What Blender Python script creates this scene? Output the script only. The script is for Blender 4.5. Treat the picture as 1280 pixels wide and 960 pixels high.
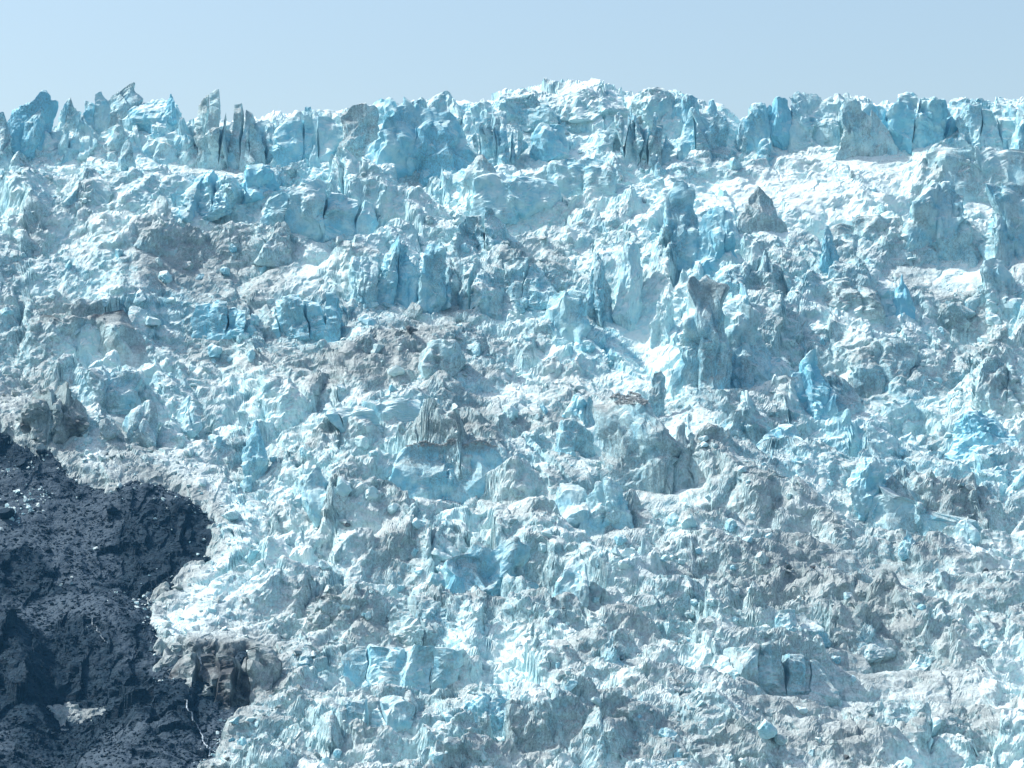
import bpy, math, random, re
import numpy as np
from mathutils import Matrix, Vector

# ------------------------------------------------------------------ camera, sky, sun, exposure
for o in list(bpy.data.objects):
    bpy.data.objects.remove(o)
scene = bpy.context.scene
COL = scene.collection
HFOV = math.radians(21.0)
PITCH = math.radians(6.0)
cam_d = bpy.data.cameras.new('camera')
cam_d.sensor_fit = 'HORIZONTAL'
cam_d.angle = HFOV
cam_d.clip_start = 1.0
cam_d.clip_end = 20000
cam = bpy.data.objects.new('camera', cam_d)
cam.rotation_euler = (math.radians(90) + PITCH, 0, 0)
COL.objects.link(cam)
scene.camera = cam

SUN_EL = math.radians(50)
SUN_AZ = math.radians(-82)          # from +Y (up-glacier) towards -X (left)
world = bpy.data.worlds.new('World')
scene.world = world
world.use_nodes = True
wn = world.node_tree
bg = wn.nodes['Background']
sky = wn.nodes.new('ShaderNodeTexSky')
sky.sky_type = 'NISHITA'
sky.sun_disc = False
sky.sun_elevation = SUN_EL
sky.sun_rotation = SUN_AZ
sky.altitude = 300
sky.air_density = 1.6
sky.dust_density = 3.3
sky.ozone_density = 2.4
bg.inputs['Strength'].default_value = 0.145
wn.links.new(sky.outputs[0], bg.inputs['Color'])

sun_d = bpy.data.lights.new('sun', 'SUN')
sun_d.energy = 4.5
sun_d.angle = math.radians(0.6)
sun_d.color = (1.0, 0.985, 0.95)
sun = bpy.data.objects.new('sun', sun_d)
sdir = Vector((math.sin(SUN_AZ) * math.cos(SUN_EL), math.cos(SUN_AZ) * math.cos(SUN_EL), math.sin(SUN_EL)))
sun.rotation_euler = sdir.to_track_quat('Z', 'Y').to_euler()
COL.objects.link(sun)

scene.view_settings.view_transform = 'Standard'
scene.view_settings.look = 'None'
scene.view_settings.gamma = 1.0
scene.view_settings.use_curve_mapping = False
scene.view_settings.exposure = 0.38
scene.cycles.max_bounces = 5
scene.cycles.diffuse_bounces = 4
scene.cycles.glossy_bounces = 1
scene.cycles.use_denoising = True
scene.cycles.volume_bounces = 0

# ------------------------------------------------------------------ small maths library
F = 640 / math.tan(HFOV / 2)        # focal length in photograph pixels
CP, SP = math.cos(PITCH), math.sin(PITCH)

def ray(px, py):
    a = (np.asarray(px, float) - 640) / F
    b = -(np.asarray(py, float) - 480) / F
    return a, CP - b * SP, SP + b * CP          # direction, not normalised

def project(x, y, z):
    yc = y * CP + z * SP
    zc = -y * SP + z * CP
    return 640 + F * x / yc, 480 - F * zc / yc

def h32(ix, iy, iz, seed):
    with np.errstate(over='ignore'):
        h = (ix.astype(np.int64).astype(np.uint32) * np.uint32(374761393)
             + iy.astype(np.int64).astype(np.uint32) * np.uint32(668265263)
             + iz.astype(np.int64).astype(np.uint32) * np.uint32(2246822519)
             + np.uint32((seed * 3266489917 + 1013904223) & 0xffffffff))
        h ^= h >> np.uint32(15); h *= np.uint32(2246822519)
        h ^= h >> np.uint32(13); h *= np.uint32(3266489917)
        h ^= h >> np.uint32(16)
    return h

def r01(ix, iy, iz, seed):
    return h32(ix, iy, iz, seed).astype(np.float32) * np.float32(1 / 4294967296.0)

def vnoise2(x, y, seed):
    """smooth value noise, -1..1"""
    fx, fy = np.floor(x), np.floor(y)
    tx, ty = x - fx, y - fy
    tx = tx * tx * tx * (tx * (tx * 6 - 15) + 10); ty = ty * ty * ty * (ty * (ty * 6 - 15) + 10)
    z = np.zeros_like(fx)
    a = r01(fx, fy, z, seed); b = r01(fx + 1, fy, z, seed)
    c = r01(fx, fy + 1, z, seed); d = r01(fx + 1, fy + 1, z, seed)
    return ((a + (b - a) * tx) * (1 - ty) + (c + (d - c) * tx) * ty) * 2 - 1

def fbm2(x, y, seed, octs=4, gain=0.5):
    s = 0; a = 1; n = 0
    for k in range(octs):
        s = s + a * vnoise2(x * 2 ** k + 17.3 * k, y * 2 ** k - 9.1 * k, seed + k); n += a; a *= gain
    return s / n

def vnoise3(p, seed):
    f = np.floor(p); t = p - f
    t = t * t * (3 - 2 * t)
    out = 0
    for i in (0, 1):
        wx = t[:, 0] if i else 1 - t[:, 0]
        for j in (0, 1):
            wy = t[:, 1] if j else 1 - t[:, 1]
            for k in (0, 1):
                wz = t[:, 2] if k else 1 - t[:, 2]
                out = out + wx * wy * wz * r01(f[:, 0] + i, f[:, 1] + j, f[:, 2] + k, seed)
    return out * 2 - 1

def sstep(a, b, x):
    t = np.clip((x - a) / (b - a), 0, 1)
    return t * t * (3 - 2 * t)

def voronoi2(x, y, s, seed):
    """cell coordinates, random numbers of the nearest cell and distance to its edge (metres)"""
    X, Y = x / s, y / s
    ix, iy = np.floor(X), np.floor(Y)
    b1 = np.full(X.shape, 1e9, np.float32); b2 = b1.copy()
    c1x = np.zeros(X.shape, np.float32); c1y = c1x.copy(); c2x = c1x.copy(); c2y = c1x.copy()
    i1x = c1x.copy(); i1y = c1x.copy()
    for dx in (-1, 0, 1):
        for dy in (-1, 0, 1):
            gx, gy = ix + dx, iy + dy
            z = np.zeros_like(gx)
            cx = gx + r01(gx, gy, z, seed) * 0.9 + 0.05
            cy = gy + r01(gx, gy, z + 1, seed) * 0.9 + 0.05
            d = (cx - X) ** 2 + (cy - Y) ** 2
            nearer = d < b1
            second = (~nearer) & (d < b2)
            b2 = np.where(nearer, b1, np.where(second, d, b2))
            c2x = np.where(nearer, c1x, np.where(second, cx, c2x)); c2y = np.where(nearer, c1y, np.where(second, cy, c2y))
            b1 = np.where(nearer, d, b1)
            c1x = np.where(nearer, cx, c1x); c1y = np.where(nearer, cy, c1y)
            i1x = np.where(nearer, gx, i1x); i1y = np.where(nearer, gy, i1y)
    edge = (b2 - b1) / (2 * np.sqrt((c1x - c2x) ** 2 + (c1y - c2y) ** 2) + 1e-6) * s
    z = np.zeros_like(i1x)
    rnd = [r01(i1x, i1y, z + 2 + k, seed) for k in range(4)]
    return (X - c1x) * s, (Y - c1y) * s, rnd, edge

def voronoi3(P, seed):
    I = np.floor(P)
    best = np.full(len(P), 1e9); C = np.zeros_like(P); ID = np.zeros_like(P)
    for i in (-1, 0, 1):
        for j in (-1, 0, 1):
            for k in (-1, 0, 1):
                G = I + [i, j, k]
                c = G + np.stack([r01(G[:, 0], G[:, 1], G[:, 2], seed + q) for q in (0, 1, 2)], 1)
                d = ((c - P) ** 2).sum(1)
                m = d < best
                best = np.where(m, d, best); C[m] = c[m]; ID[m] = G[m]
    return P - C, [r01(ID[:, 0], ID[:, 1], ID[:, 2], seed + 7 + q) for q in range(4)]

def pixgauss(px, py, zones):
    s = 0
    for (cx, cy, rx, ry, a) in zones:
        s = s + a * np.exp(-(((px - cx) / rx) ** 2 + ((py - cy) / ry) ** 2))
    return s

# ------------------------------------------------------------------ the lie of the icefall
_py = np.array([1120, 960, 880, 800, 720, 650, 580, 500, 455, 390, 300, 255, 215, 196, 150, 140, 120], float)
_yy = np.array([505, 556, 588, 616, 650, 672, 692, 717, 736, 754, 776, 792, 816, 824, 832, 840, 905], float)
_, _ry, _rz = ray(640 + 0 * _py, _py)
_zz = _yy * _rz / _ry
_zz[-1] = _zz[-2] + 3.0
_fy = np.arange(470, 960, 0.5)
_fz = np.interp(_fy, _yy, _zz, left=None)
_fz = np.where(_fy < _yy[0], _zz[0] + (_fy - _yy[0]) * 0.5, _fz)
_k = np.exp(-(np.arange(-12, 13) / 5.0) ** 2); _k /= _k.sum()
_fz = np.convolve(np.pad(_fz, 12, 'edge'), _k, 'valid')

_sky_px = np.array([-200, 0, 120, 240, 330, 350, 480, 600, 640, 740, 850, 900, 925, 945, 1000, 1130, 1280, 1500], float)
_sky_py = np.array([158, 158, 158, 160, 158, 146, 128, 124, 112, 110, 118, 134, 152, 142, 130, 124, 130, 134], float)

def base_smooth(x, y):
    x = np.asarray(x, float); y = np.asarray(y, float)
    ys = y + 7 * vnoise2(x / 55, y / 400 + 3.3, 5) + 3 * vnoise2(x / 21, y / 150, 6)
    ys = np.where(y > 790, y + (ys - y) * 0.45, ys)
    z = np.interp(ys, _fy, _fz)
    px = 640 + F * x / (y * CP + z * SP)
    crest = (140 - np.interp(px, _sky_px, _sky_py)) * 0.24
    z = z + crest * sstep(806, 828, y)
    z = z + 2.6 * vnoise2(x / 34, y / 34, 7) * (1 - 0.75 * sstep(800, 825, y))
    return z

# scarps: ledges whose broken edge faces down-glacier (pixel line of the foot, height, run of the flat above)
SCARPS = [([(490, 606), (560, 610), (640, 600)], 7, 16), ([(395, 545), (470, 535), (570, 520)], 6, 14), ([(20, 455), (100, 462), (175, 440)], 9, 16),
          ([(235, 418), (330, 415), (430, 405)], 5, 14), ([(880, 850), (960, 868), (1050, 858)], 6, 14), ([(1050, 802), (1130, 815), (1210, 822)], 4, 10),
          ([(420, 855), (500, 862), (600, 850)], 5, 14), ([(590, 262), (680, 258), (780, 240)], 7, 12), ([(1080, 650), (1160, 668), (1250, 665)], 6, 14),
          ([(555, 745), (620, 750), (690, 740)], 8, 14), ([(420, 372), (540, 378), (700, 372)], 8, 18), ([(300, 470), (420, 478), (600, 470)], 3, 14),
          ([(320, 285), (400, 288), (480, 280)], 5, 12), ([(860, 720), (960, 712), (1060, 722)], 3.5, 14), ([(100, 300), (180, 292), (260, 285)], 5, 14),
          ([(640, 930), (760, 905), (860, 880)], 4, 14), ([(1000, 400), (1100, 405), (1240, 398)], 6, 14), ([(380, 800), (470, 806), (560, 800)], 5, 12),
          ([(960, 520), (1080, 488), (1180, 492)], 5, 12), ([(640, 800), (720, 790), (820, 800)], 4, 10), ([(330, 660), (420, 655), (540, 660)], 4, 14), ([(900, 945), (1050, 955), (1200, 935)], 5, 16),
          ([(1150, 250), (1220, 250), (1330, 246)], 13, 9), ([(1110, 326), (1170, 328), (1225, 322)], 9, 10), ([(450, 216), (520, 216), (600, 212)], 6, 8),
          ([(280, 488), (420, 470), (560, 458), (700, 436)], 3.5, 11), ([(300, 520), (450, 500), (640, 482)], 3.5, 11), ([(866, 640), (930, 652), (1000, 652)], 4.5, 12),
          ([(850, 612), (960, 655), (1080, 700), (1260, 730)], 4.5, 13), ([(820, 705), (960, 735), (1100, 785), (1290, 812)], 4, 12), ([(420, 712), (540, 695), (690, 700)], 4.5, 12),
          ([(370, 845), (520, 815), (650, 785)], 4.5, 12), ([(680, 862), (820, 835), (980, 862)], 4, 12), ([(340, 600), (470, 572), (570, 530)], 4.5, 12),
          ([(110, 345), (260, 318), (410, 322)], 4, 12), ([(0, 315), (120, 275), (240, 255)], 4.5, 12), ([(700, 960), (860, 925), (1020, 905)], 4, 12)]
_SC = []
def _prep_scarps():
    for pts, H, L in SCARPS:
        P = np.array(pts, float)
        a, b, c = ray(P[:, 0], P[:, 1])
        ys = np.arange(520, 850, .5)[:, None]
        t = ys / b[None, :]
        k = np.argmax(base_smooth(a[None, :] * t, b[None, :] * t) > c[None, :] * t, 0)
        tt = t[k, np.arange(len(P))]
        _SC.append((a * tt, b * tt, H, L))

def edge_line(x, xs, ys, k):
    return np.interp(x, xs, ys) + 2.2 * vnoise2(x / 6.5, x * 0 + k, 300 + k) + 1.0 * vnoise2(x / 2.3, x * 0 + k, 330 + k)

def base_z(x, y):
    x = np.asarray(x, float); y = np.asarray(y, float)
    if not _SC: _prep_scarps()
    x, y = np.broadcast_arrays(x, y)
    z = base_smooth(x, y)
    for k, (xs, ys, H, L) in enumerate(_SC):
        m = (x > xs[0] - 6) & (x < xs[-1] + 6) & (y > ys.min() - 16) & (y < ys.max() + 5 * L)
        if not m.any(): continue
        xm = x[m]
        win = sstep(xs[0] - 6, xs[0] + 5, xm) * (1 - sstep(xs[-1] - 5, xs[-1] + 6, xm))
        d = y[m] - edge_line(xm, xs, ys, k)
        z[m] += win * H * (sstep(-.6, 2.6, d) * np.exp(-np.maximum(d - 2.6, 0) / L) * .8 - .25 * np.exp(-((d + 3) / 4.5) ** 2))
    px, py = project(x, y, z)
    return z - pixgauss(px, py, [(770, 370, 26, 36, 3.0), (800, 415, 26, 34, 4.5), (826, 452, 24, 24, 4.5), (960, 262, 60, 26, 3.0), (1090, 850, 110, 40, 2.5)])

def ledge(x, y):
    """0..1 where grit melts out on the flat just above a scarp"""
    out = np.zeros_like(x)
    for k, (xs, ys, H, L) in enumerate(_SC):
        m = (x > xs[0] - 6) & (x < xs[-1] + 6) & (y > ys.min() - 16) & (y < ys.max() + 20)
        win = sstep(xs[0] - 6, xs[0] + 8, x[m]) * (1 - sstep(xs[-1] - 8, xs[-1] + 6, x[m]))
        out[m] = np.maximum(out[m], win * np.exp(-((y[m] - edge_line(x[m], xs, ys, k) - 4.5) / 3.0) ** 2))
    return out

def hit(px, py, zf):
    """first point where the pixel's ray meets height function zf"""
    a, b, c = ray(px, py)
    a, b, c = np.broadcast_arrays(np.asarray(a, float), np.asarray(b, float), np.asarray(c, float))
    ys = np.arange(520, 860, .5)[:, None]
    t = ys / b[None, :]
    below = zf(a[None, :] * t, b[None, :] * t) > c[None, :] * t
    k = np.argmax(below, 0)
    res = np.where(below.any(0), t[k, np.arange(len(a))], 834 / b)
    return a * res, b * res, c * res

# bedrock outline, photograph pixels -> signed distance (negative = rock)
ROCK = np.array([(-300, 520), (0, 530), (40, 556), (85, 560), (112, 600), (150, 606), (185, 596), (235, 612), (268, 640), (278, 672),
                 (262, 702), (225, 733), (192, 752), (188, 776), (208, 800), (235, 802), (290, 806), (338, 812), (346, 836),
                 (322, 880), (292, 905), (276, 930), (258, 965), (240, 1100), (220, 1400), (-300, 1400)], float)

def rock_sd(px, py):
    inside = np.zeros(px.shape, bool); d2 = np.full(px.shape, 1e12)
    n = len(ROCK)
    for i in range(n):
        ax, ay = ROCK[i]; bx, by = ROCK[(i + 1) % n]
        ex, ey = bx - ax, by - ay
        t = np.clip(((px - ax) * ex + (py - ay) * ey) / (ex * ex + ey * ey), 0, 1)
        d2 = np.minimum(d2, (px - ax - ex * t) ** 2 + (py - ay - ey * t) ** 2)
        if ay != by:
            cr = ((ay > py) != (by > py)) & (px < ex * (py - ay) / ey + ax)
            inside ^= cr
    d = np.sqrt(d2)
    return np.where(inside, -d, d)

SMOOTH = [(380, 340, 60, 20, .5), (700, 690, 60, 14, .5), (1100, 610, 60, 16, .5), (795, 560, 62, 44, .95), (960, 250, 120, 30, 1.0), (1100, 205, 60, 16, .8), (1180, 350, 90, 16, .8), (985, 232, 60, 20, .5), (820, 445, 44, 34, 1.0), (790, 405, 34, 34, .9), (762, 362, 22, 24, .8), (955, 640, 110, 26, .7), (1090, 850, 130, 40, .85), (1010, 915, 90, 30, .5),
          (235, 205, 40, 26, .7), (270, 760, 80, 34, .7), (480, 400, 90, 12, .5), (430, 715, 50, 18, .7), (1190, 340, 60, 14, .6), (560, 195, 120, 14, .5),
          (1250, 280, 30, 40, .6), (1100, 720, 120, 20, .5), (230, 340, 60, 30, .6),
          (1170, 334, 55, 14, .9), (1265, 328, 40, 14, .9), (1220, 256, 75, 10, .8), (880, 492, 44, 12, .8), (795, 616, 60, 14, .9), (1100, 492, 50, 10, .8),
          (955, 292, 40, 10, .8), (525, 218, 70, 10, .8), (560, 620, 75, 10, .8), (285, 214, 48, 10, .8), (1070, 200, 40, 10, .7), (760, 670, 60, 10, .8), (1015, 516, 40, 8, .7),
          (460, 462, 190, 16, .6), (600, 500, 90, 10, .5), (840, 545, 40, 14, .7), (690, 888, 90, 16, .5), (330, 350, 80, 14, .5), (1180, 700, 110, 16, .6), (150, 320, 70, 12, .5),
          (620, 640, 60, 10, .5), (860, 610, 50, 12, .6), (1000, 690, 90, 12, .6), (740, 900, 60, 14, .6), (950, 880, 60, 12, .7), (1200, 880, 90, 16, .6), (480, 640, 70, 12, .6), (500, 880, 80, 10, .4)]
TALL = [(540, 330, 170, 45, .6), (860, 330, 110, 110, .6), (1060, 330, 120, 60, .4), (790, 560, 80, 60, .4), (250, 240, 200, 50, .3), (650, 620, 120, 60, .3), (520, 790, 130, 40, .4), (620, 710, 90, 50, .35), (800, 790, 150, 45, .35), (1010, 790, 130, 28, .3), (470, 590, 120, 46, .35), (600, 900, 160, 40, .3), (1150, 560, 120, 50, .3), (960, 560, 80, 40, .3), (340, 640, 60, 60, .25)]
DIRT = [(470, 445, 200, 40, .36), (260, 320, 170, 44, .2), (1050, 745, 240, 60, .12), (760, 920, 160, 40, .25), (1130, 640, 100, 30, .1), (560, 520, 120, 26, .15), (180, 560, 120, 40, .15), (1100, 250, 180, 60, -.15), (805, 425, 50, 50, -.8), (950, 250, 80, 30, -.4), (230, 330, 120, 50, .18), (1000, 735, 220, 34, .16), (900, 770, 130, 60, .14), (1100, 860, 200, 70, .22),
        (105, 390, 50, 14, .55), (60, 500, 70, 40, .35), (320, 835, 46, 40, .75), (620, 900, 200, 50, .05), (1220, 400, 70, 30, .30),
        (600, 535, 110, 18, .45), (760, 640, 60, 14, .2), (880, 640, 40, 12, .35), (700, 250, 60, 30, .20), (440, 760, 70, 26, .35), (980, 545, 60, 30, .18), (900, 460, 40, 60, .2), (570, 400, 80, 30, .15)]
BLUE = [(1080, 230, 200, 60, -.3), (760, 130, 130, 26, -.3), (260, 330, 150, 40, -.15), (40, 140, 60, 30, .5), (525, 170, 70, 40, .55), (345, 240, 120, 36, .35), (330, 385, 130, 34, .45), (760, 440, 50, 50, .3), (815, 440, 30, 40, -.4), (950, 250, 80, 30, -.3),
        (1110, 500, 150, 46, .45), (880, 280, 60, 60, .35), (560, 560, 140, 40, .2), (630, 715, 90, 40, .35), (560, 900, 260, 50, .2),
        (1150, 150, 120, 30, .35), (1020, 580, 140, 40, .3), (1230, 570, 60, 50, .35), (700, 150, 90, 50, .2), (470, 510, 90, 20, .3)]

def relief(x, y, px, py):
    """blocky broken-ice relief laid over base_z; also returns a 0..1 measure of openness"""
    wx = x + 1.6 * fbm2(x / 7, y / 7, 31, 3); wy = y + 1.6 * fbm2(x / 7, y / 7, 41, 3)
    smooth = np.clip(pixgauss(px, py, SMOOTH), 0, 1)
    lean = .28 * vnoise2(x / 90, y / 90, 53) * x
    n_r = .7 * vnoise2(x / 40, (y + lean) / 15, 51) + .45 * vnoise2(x / 16, (y + lean) / 9, 57)
    rough = 0.36 + 0.12 * sstep(660, 600, y) + 0.80 * sstep(-.22, .30, n_r + .25 * sstep(280, 180, py))
    rough = (rough + np.clip(pixgauss(px, py, TALL), 0, 1)) * (1 - 0.9 * smooth)
    low = sstep(640, 690, y)                              # lower apron is more crushed
    crest = sstep(808, 822, y)
    h = np.zeros_like(x)
    fine = 1 - .85 * sstep(-.2, .4, vnoise2(x / 17, y / 17, 52))
    dx, dy, r, e = voronoi2(wx * .72, (wy + lean) * 1.15, 17, 61)
    a = rough * 1.25 * (1 - .45 * crest)
    h += a * ((r[0] - .45) * 6.0 + (r[1] - .5) * .6 * dx + (r[2] - .62) * .6 * dy) - a * 3.0 * (1 - sstep(0, 1.1, e)) * (r[3] > .78)
    dx, dy, r, e = voronoi2(wx * .85, (wy + lean) * 1.05, 7.5, 62)
    h += a * ((r[0] - .45) * 3.0 + (r[1] - .5) * .95 * dx + (r[2] - .6) * .9 * dy) - a * 1.5 * (1 - sstep(0, .7, e)) * (r[3] > .5)
    dx, dy, r, e = voronoi2(wx + .4 * vnoise2(x, y, 8), wy, 3.3, 63)
    a2 = .68 * (0.12 + 0.85 * rough) * (1 - .6 * smooth) * fine
    h += a2 * ((r[0] - .45) * 1.2 + (r[1] - .5) * 1.25 * dx + (r[2] - .58) * 1.2 * dy) - a2 * .6 * (1 - sstep(0, .4, e)) * (r[3] > .4)
    dx, dy, r, e = voronoi2(wx, wy, 1.5, 64)
    h += (0.06 + .52 * rough) * (.35 + .65 * fine) * ((r[0] - .45) * .45 + (r[1] - .5) * .8 * dx + (r[2] - .5) * .8 * dy)
    # transverse pressure ridges: long uneven waves with a steep down-glacier side
    band = fbm2(wx / 30, (wy + lean) / 8.5, 54, 3)
    h += (1 - crest) * (1 - .6 * smooth) * ((3.2 + 1.3 * sstep(690, 620, y)) * (1 - np.abs(band) * 2.4) - 1.4)
    h += 0.16 * fbm2(x / 1.6, y / 1.6, 65, 3) + 0.7 * smooth * vnoise2(x / 9, y / 9, 66)
    # strata on the dirty terrace: thin steps running across
    lay = np.clip(pixgauss(px, py, [(460, 450, 190, 34, 1.0)]), 0, 1)
    sy = (y + .12 * x + 2.0 * vnoise2(x / 20, y / 10, 67)) / 4.3
    h = h * (1 - .6 * lay) + lay * 2.4 * (sstep(.0, .25, sy - np.floor(sy)) - (sy - np.floor(sy)))
    return h

def ice_edge(px, py, x, y):
    sd = rock_sd(px, py) + 8 * vnoise2(x / 2.2, y / 3.2, 71) + 13 * vnoise2(x / 7, y / 9, 72)
    return sd

X_SPREAD, X_PAD = 0.1935, 18
NX, NY = 830, 900
def build_glacier_arrays():
    u = np.linspace(-1, 1, NX)
    yf = np.concatenate([np.arange(512, 846, 0.22), np.arange(846, 900, 1.2)])
    U, Y = np.meshgrid(u, yf, indexing='ij')
    X = U * (X_SPREAD * Y + X_PAD)
    ZB = base_z(X, Y)
    PX, PY = project(X, Y, ZB)
    R = relief(X, Y, PX, PY)
    sd = ice_edge(PX, PY, X, Y)
    Z = ZB + R * (0.25 + .75 * sstep(0, 60, sd)) - 9 * (1 - sstep(-26, 2, sd)) + 1.2 * (1 - sstep(0, 60, sd))
    # weathered walls: soften only the steepest steps so that they do not comb
    steep = sstep(1.4, 3.2, np.abs(np.gradient(Z, axis=1) / np.gradient(Y, axis=1)))
    B = Z.copy(); M = steep
    for _ in range(4):
        B[:, 1:-1] = .25 * B[:, :-2] + .5 * B[:, 1:-1] + .25 * B[:, 2:]
        B[1:-1] = .25 * B[:-2] + .5 * B[1:-1] + .25 * B[2:]
        M[1:-1] = np.maximum(M[1:-1], .8 * np.maximum(M[:-2], M[2:]))
    Z = Z + (B - Z) * M
    return u, yf, X, Y, Z, PX, PY

GU, GYF, GX, GY, GZ, GPX, GPY = build_glacier_arrays()

def ice_z(x, y):
    """height of the finished ice surface"""
    x = np.asarray(x, float); y = np.asarray(y, float)
    u = np.clip(x / (X_SPREAD * y + X_PAD), -1, 1)
    i = np.clip((u + 1) / 2 * (NX - 1), 0, NX - 1.001)
    j = np.clip(np.interp(y, GYF, np.arange(len(GYF))), 0, len(GYF) - 1.001)
    i0 = i.astype(int); j0 = j.astype(int); fi = i - i0; fj = j - j0
    return (GZ[i0, j0] * (1 - fi) + GZ[i0 + 1, j0] * fi) * (1 - fj) + (GZ[i0, j0 + 1] * (1 - fi) + GZ[i0 + 1, j0 + 1] * fi) * fj

# ------------------------------------------------------------------ mesh helpers
def mesh_np(name, V, faces, attrs=None, smooth=False):
    """faces: int array (n,3) or (n,4)"""
    me = bpy.data.meshes.new(name)
    V = np.ascontiguousarray(V, np.float32); faces = np.ascontiguousarray(faces, np.int32)
    n, k = faces.shape
    me.vertices.add(len(V)); me.vertices.foreach_set('co', V.ravel())
    me.loops.add(n * k); me.loops.foreach_set('vertex_index', faces.ravel())
    me.polygons.add(n)
    me.polygons.foreach_set('loop_start', np.arange(0, n * k, k, dtype=np.int32))
    me.polygons.foreach_set('loop_total', np.full(n, k, np.int32))
    me.polygons.foreach_set('use_smooth', np.full(n, smooth, bool))
    me.update(calc_edges=True)
    for a, val in (attrs or {}).items():
        at = me.attributes.new(a, 'FLOAT', 'POINT')
        at.data.foreach_set('value', np.ascontiguousarray(np.broadcast_to(val, (len(V),)), np.float32))
    return me

def add(name, me, mat, parent=None, **props):
    o = bpy.data.objects.new(name, me)
    if me is not None and mat is not None and not me.materials:
        me.materials.append(mat)
    COL.objects.link(o)
    if parent is not None:
        o.parent = parent
    for k, v in props.items():
        o[k] = v
    return o

def grid_faces(n, m):
    a = (np.arange(n - 1)[:, None] * m + np.arange(m - 1)[None, :]).ravel()
    return np.stack([a, a + m, a + m + 1, a + 1], 1)

# ------------------------------------------------------------------ materials
def nodes_of(name):
    m = bpy.data.materials.new(name); m.use_nodes = True
    return m, m.node_tree, m.node_tree.nodes['Principled BSDF']

class NT:
    def __init__(s, nt): s.nt = nt
    def n(s, t, **kw):
        nd = s.nt.nodes.new(t)
        for k, v in kw.items(): setattr(nd, k, v)
        return nd
    def put(s, sock, v):
        if hasattr(v, 'links') or hasattr(v, 'is_linked'): s.nt.links.new(v, sock)
        else: sock.default_value = v
    def math(s, op, a, b=0.0, clamp=False):
        nd = s.n('ShaderNodeMath', operation=op, use_clamp=clamp)
        s.put(nd.inputs[0], a); s.put(nd.inputs[1], b)
        return nd.outputs[0]
    def rng(s, v, a, b, c=0.0, d=1.0):
        nd = s.n('ShaderNodeMapRange', interpolation_type='SMOOTHSTEP')
        s.put(nd.inputs[0], v); nd.inputs[1].default_value = a; nd.inputs[2].default_value = b
        nd.inputs[3].default_value = c; nd.inputs[4].default_value = d
        return nd.outputs[0]
    def noise(s, vec, scale, detail=3, rough=.55, dist=0.0):
        nd = s.n('ShaderNodeTexNoise')
        s.nt.links.new(vec, nd.inputs['Vector'])
        nd.inputs['Scale'].default_value = scale; nd.inputs['Detail'].default_value = detail
        nd.inputs['Roughness'].default_value = rough; nd.inputs['Distortion'].default_value = dist
        return nd.outputs['Fac']
    def mapping(s, vec, scale, rot=(0, 0, 0)):
        nd = s.n('ShaderNodeMapping'); s.nt.links.new(vec, nd.inputs[0])
        nd.inputs['Scale'].default_value = scale; nd.inputs['Rotation'].default_value = rot
        return nd.outputs[0]
    def mix(s, f, a, b):
        nd = s.n('ShaderNodeMix', data_type='RGBA')
        s.put(nd.inputs[0], f); s.put(nd.inputs[6], a); s.put(nd.inputs[7], b)
        return nd.outputs[2]
    def attr(s, name, kind='GEOMETRY'):
        return s.n('ShaderNodeAttribute', attribute_name=name, attribute_type=kind).outputs['Fac']

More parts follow.
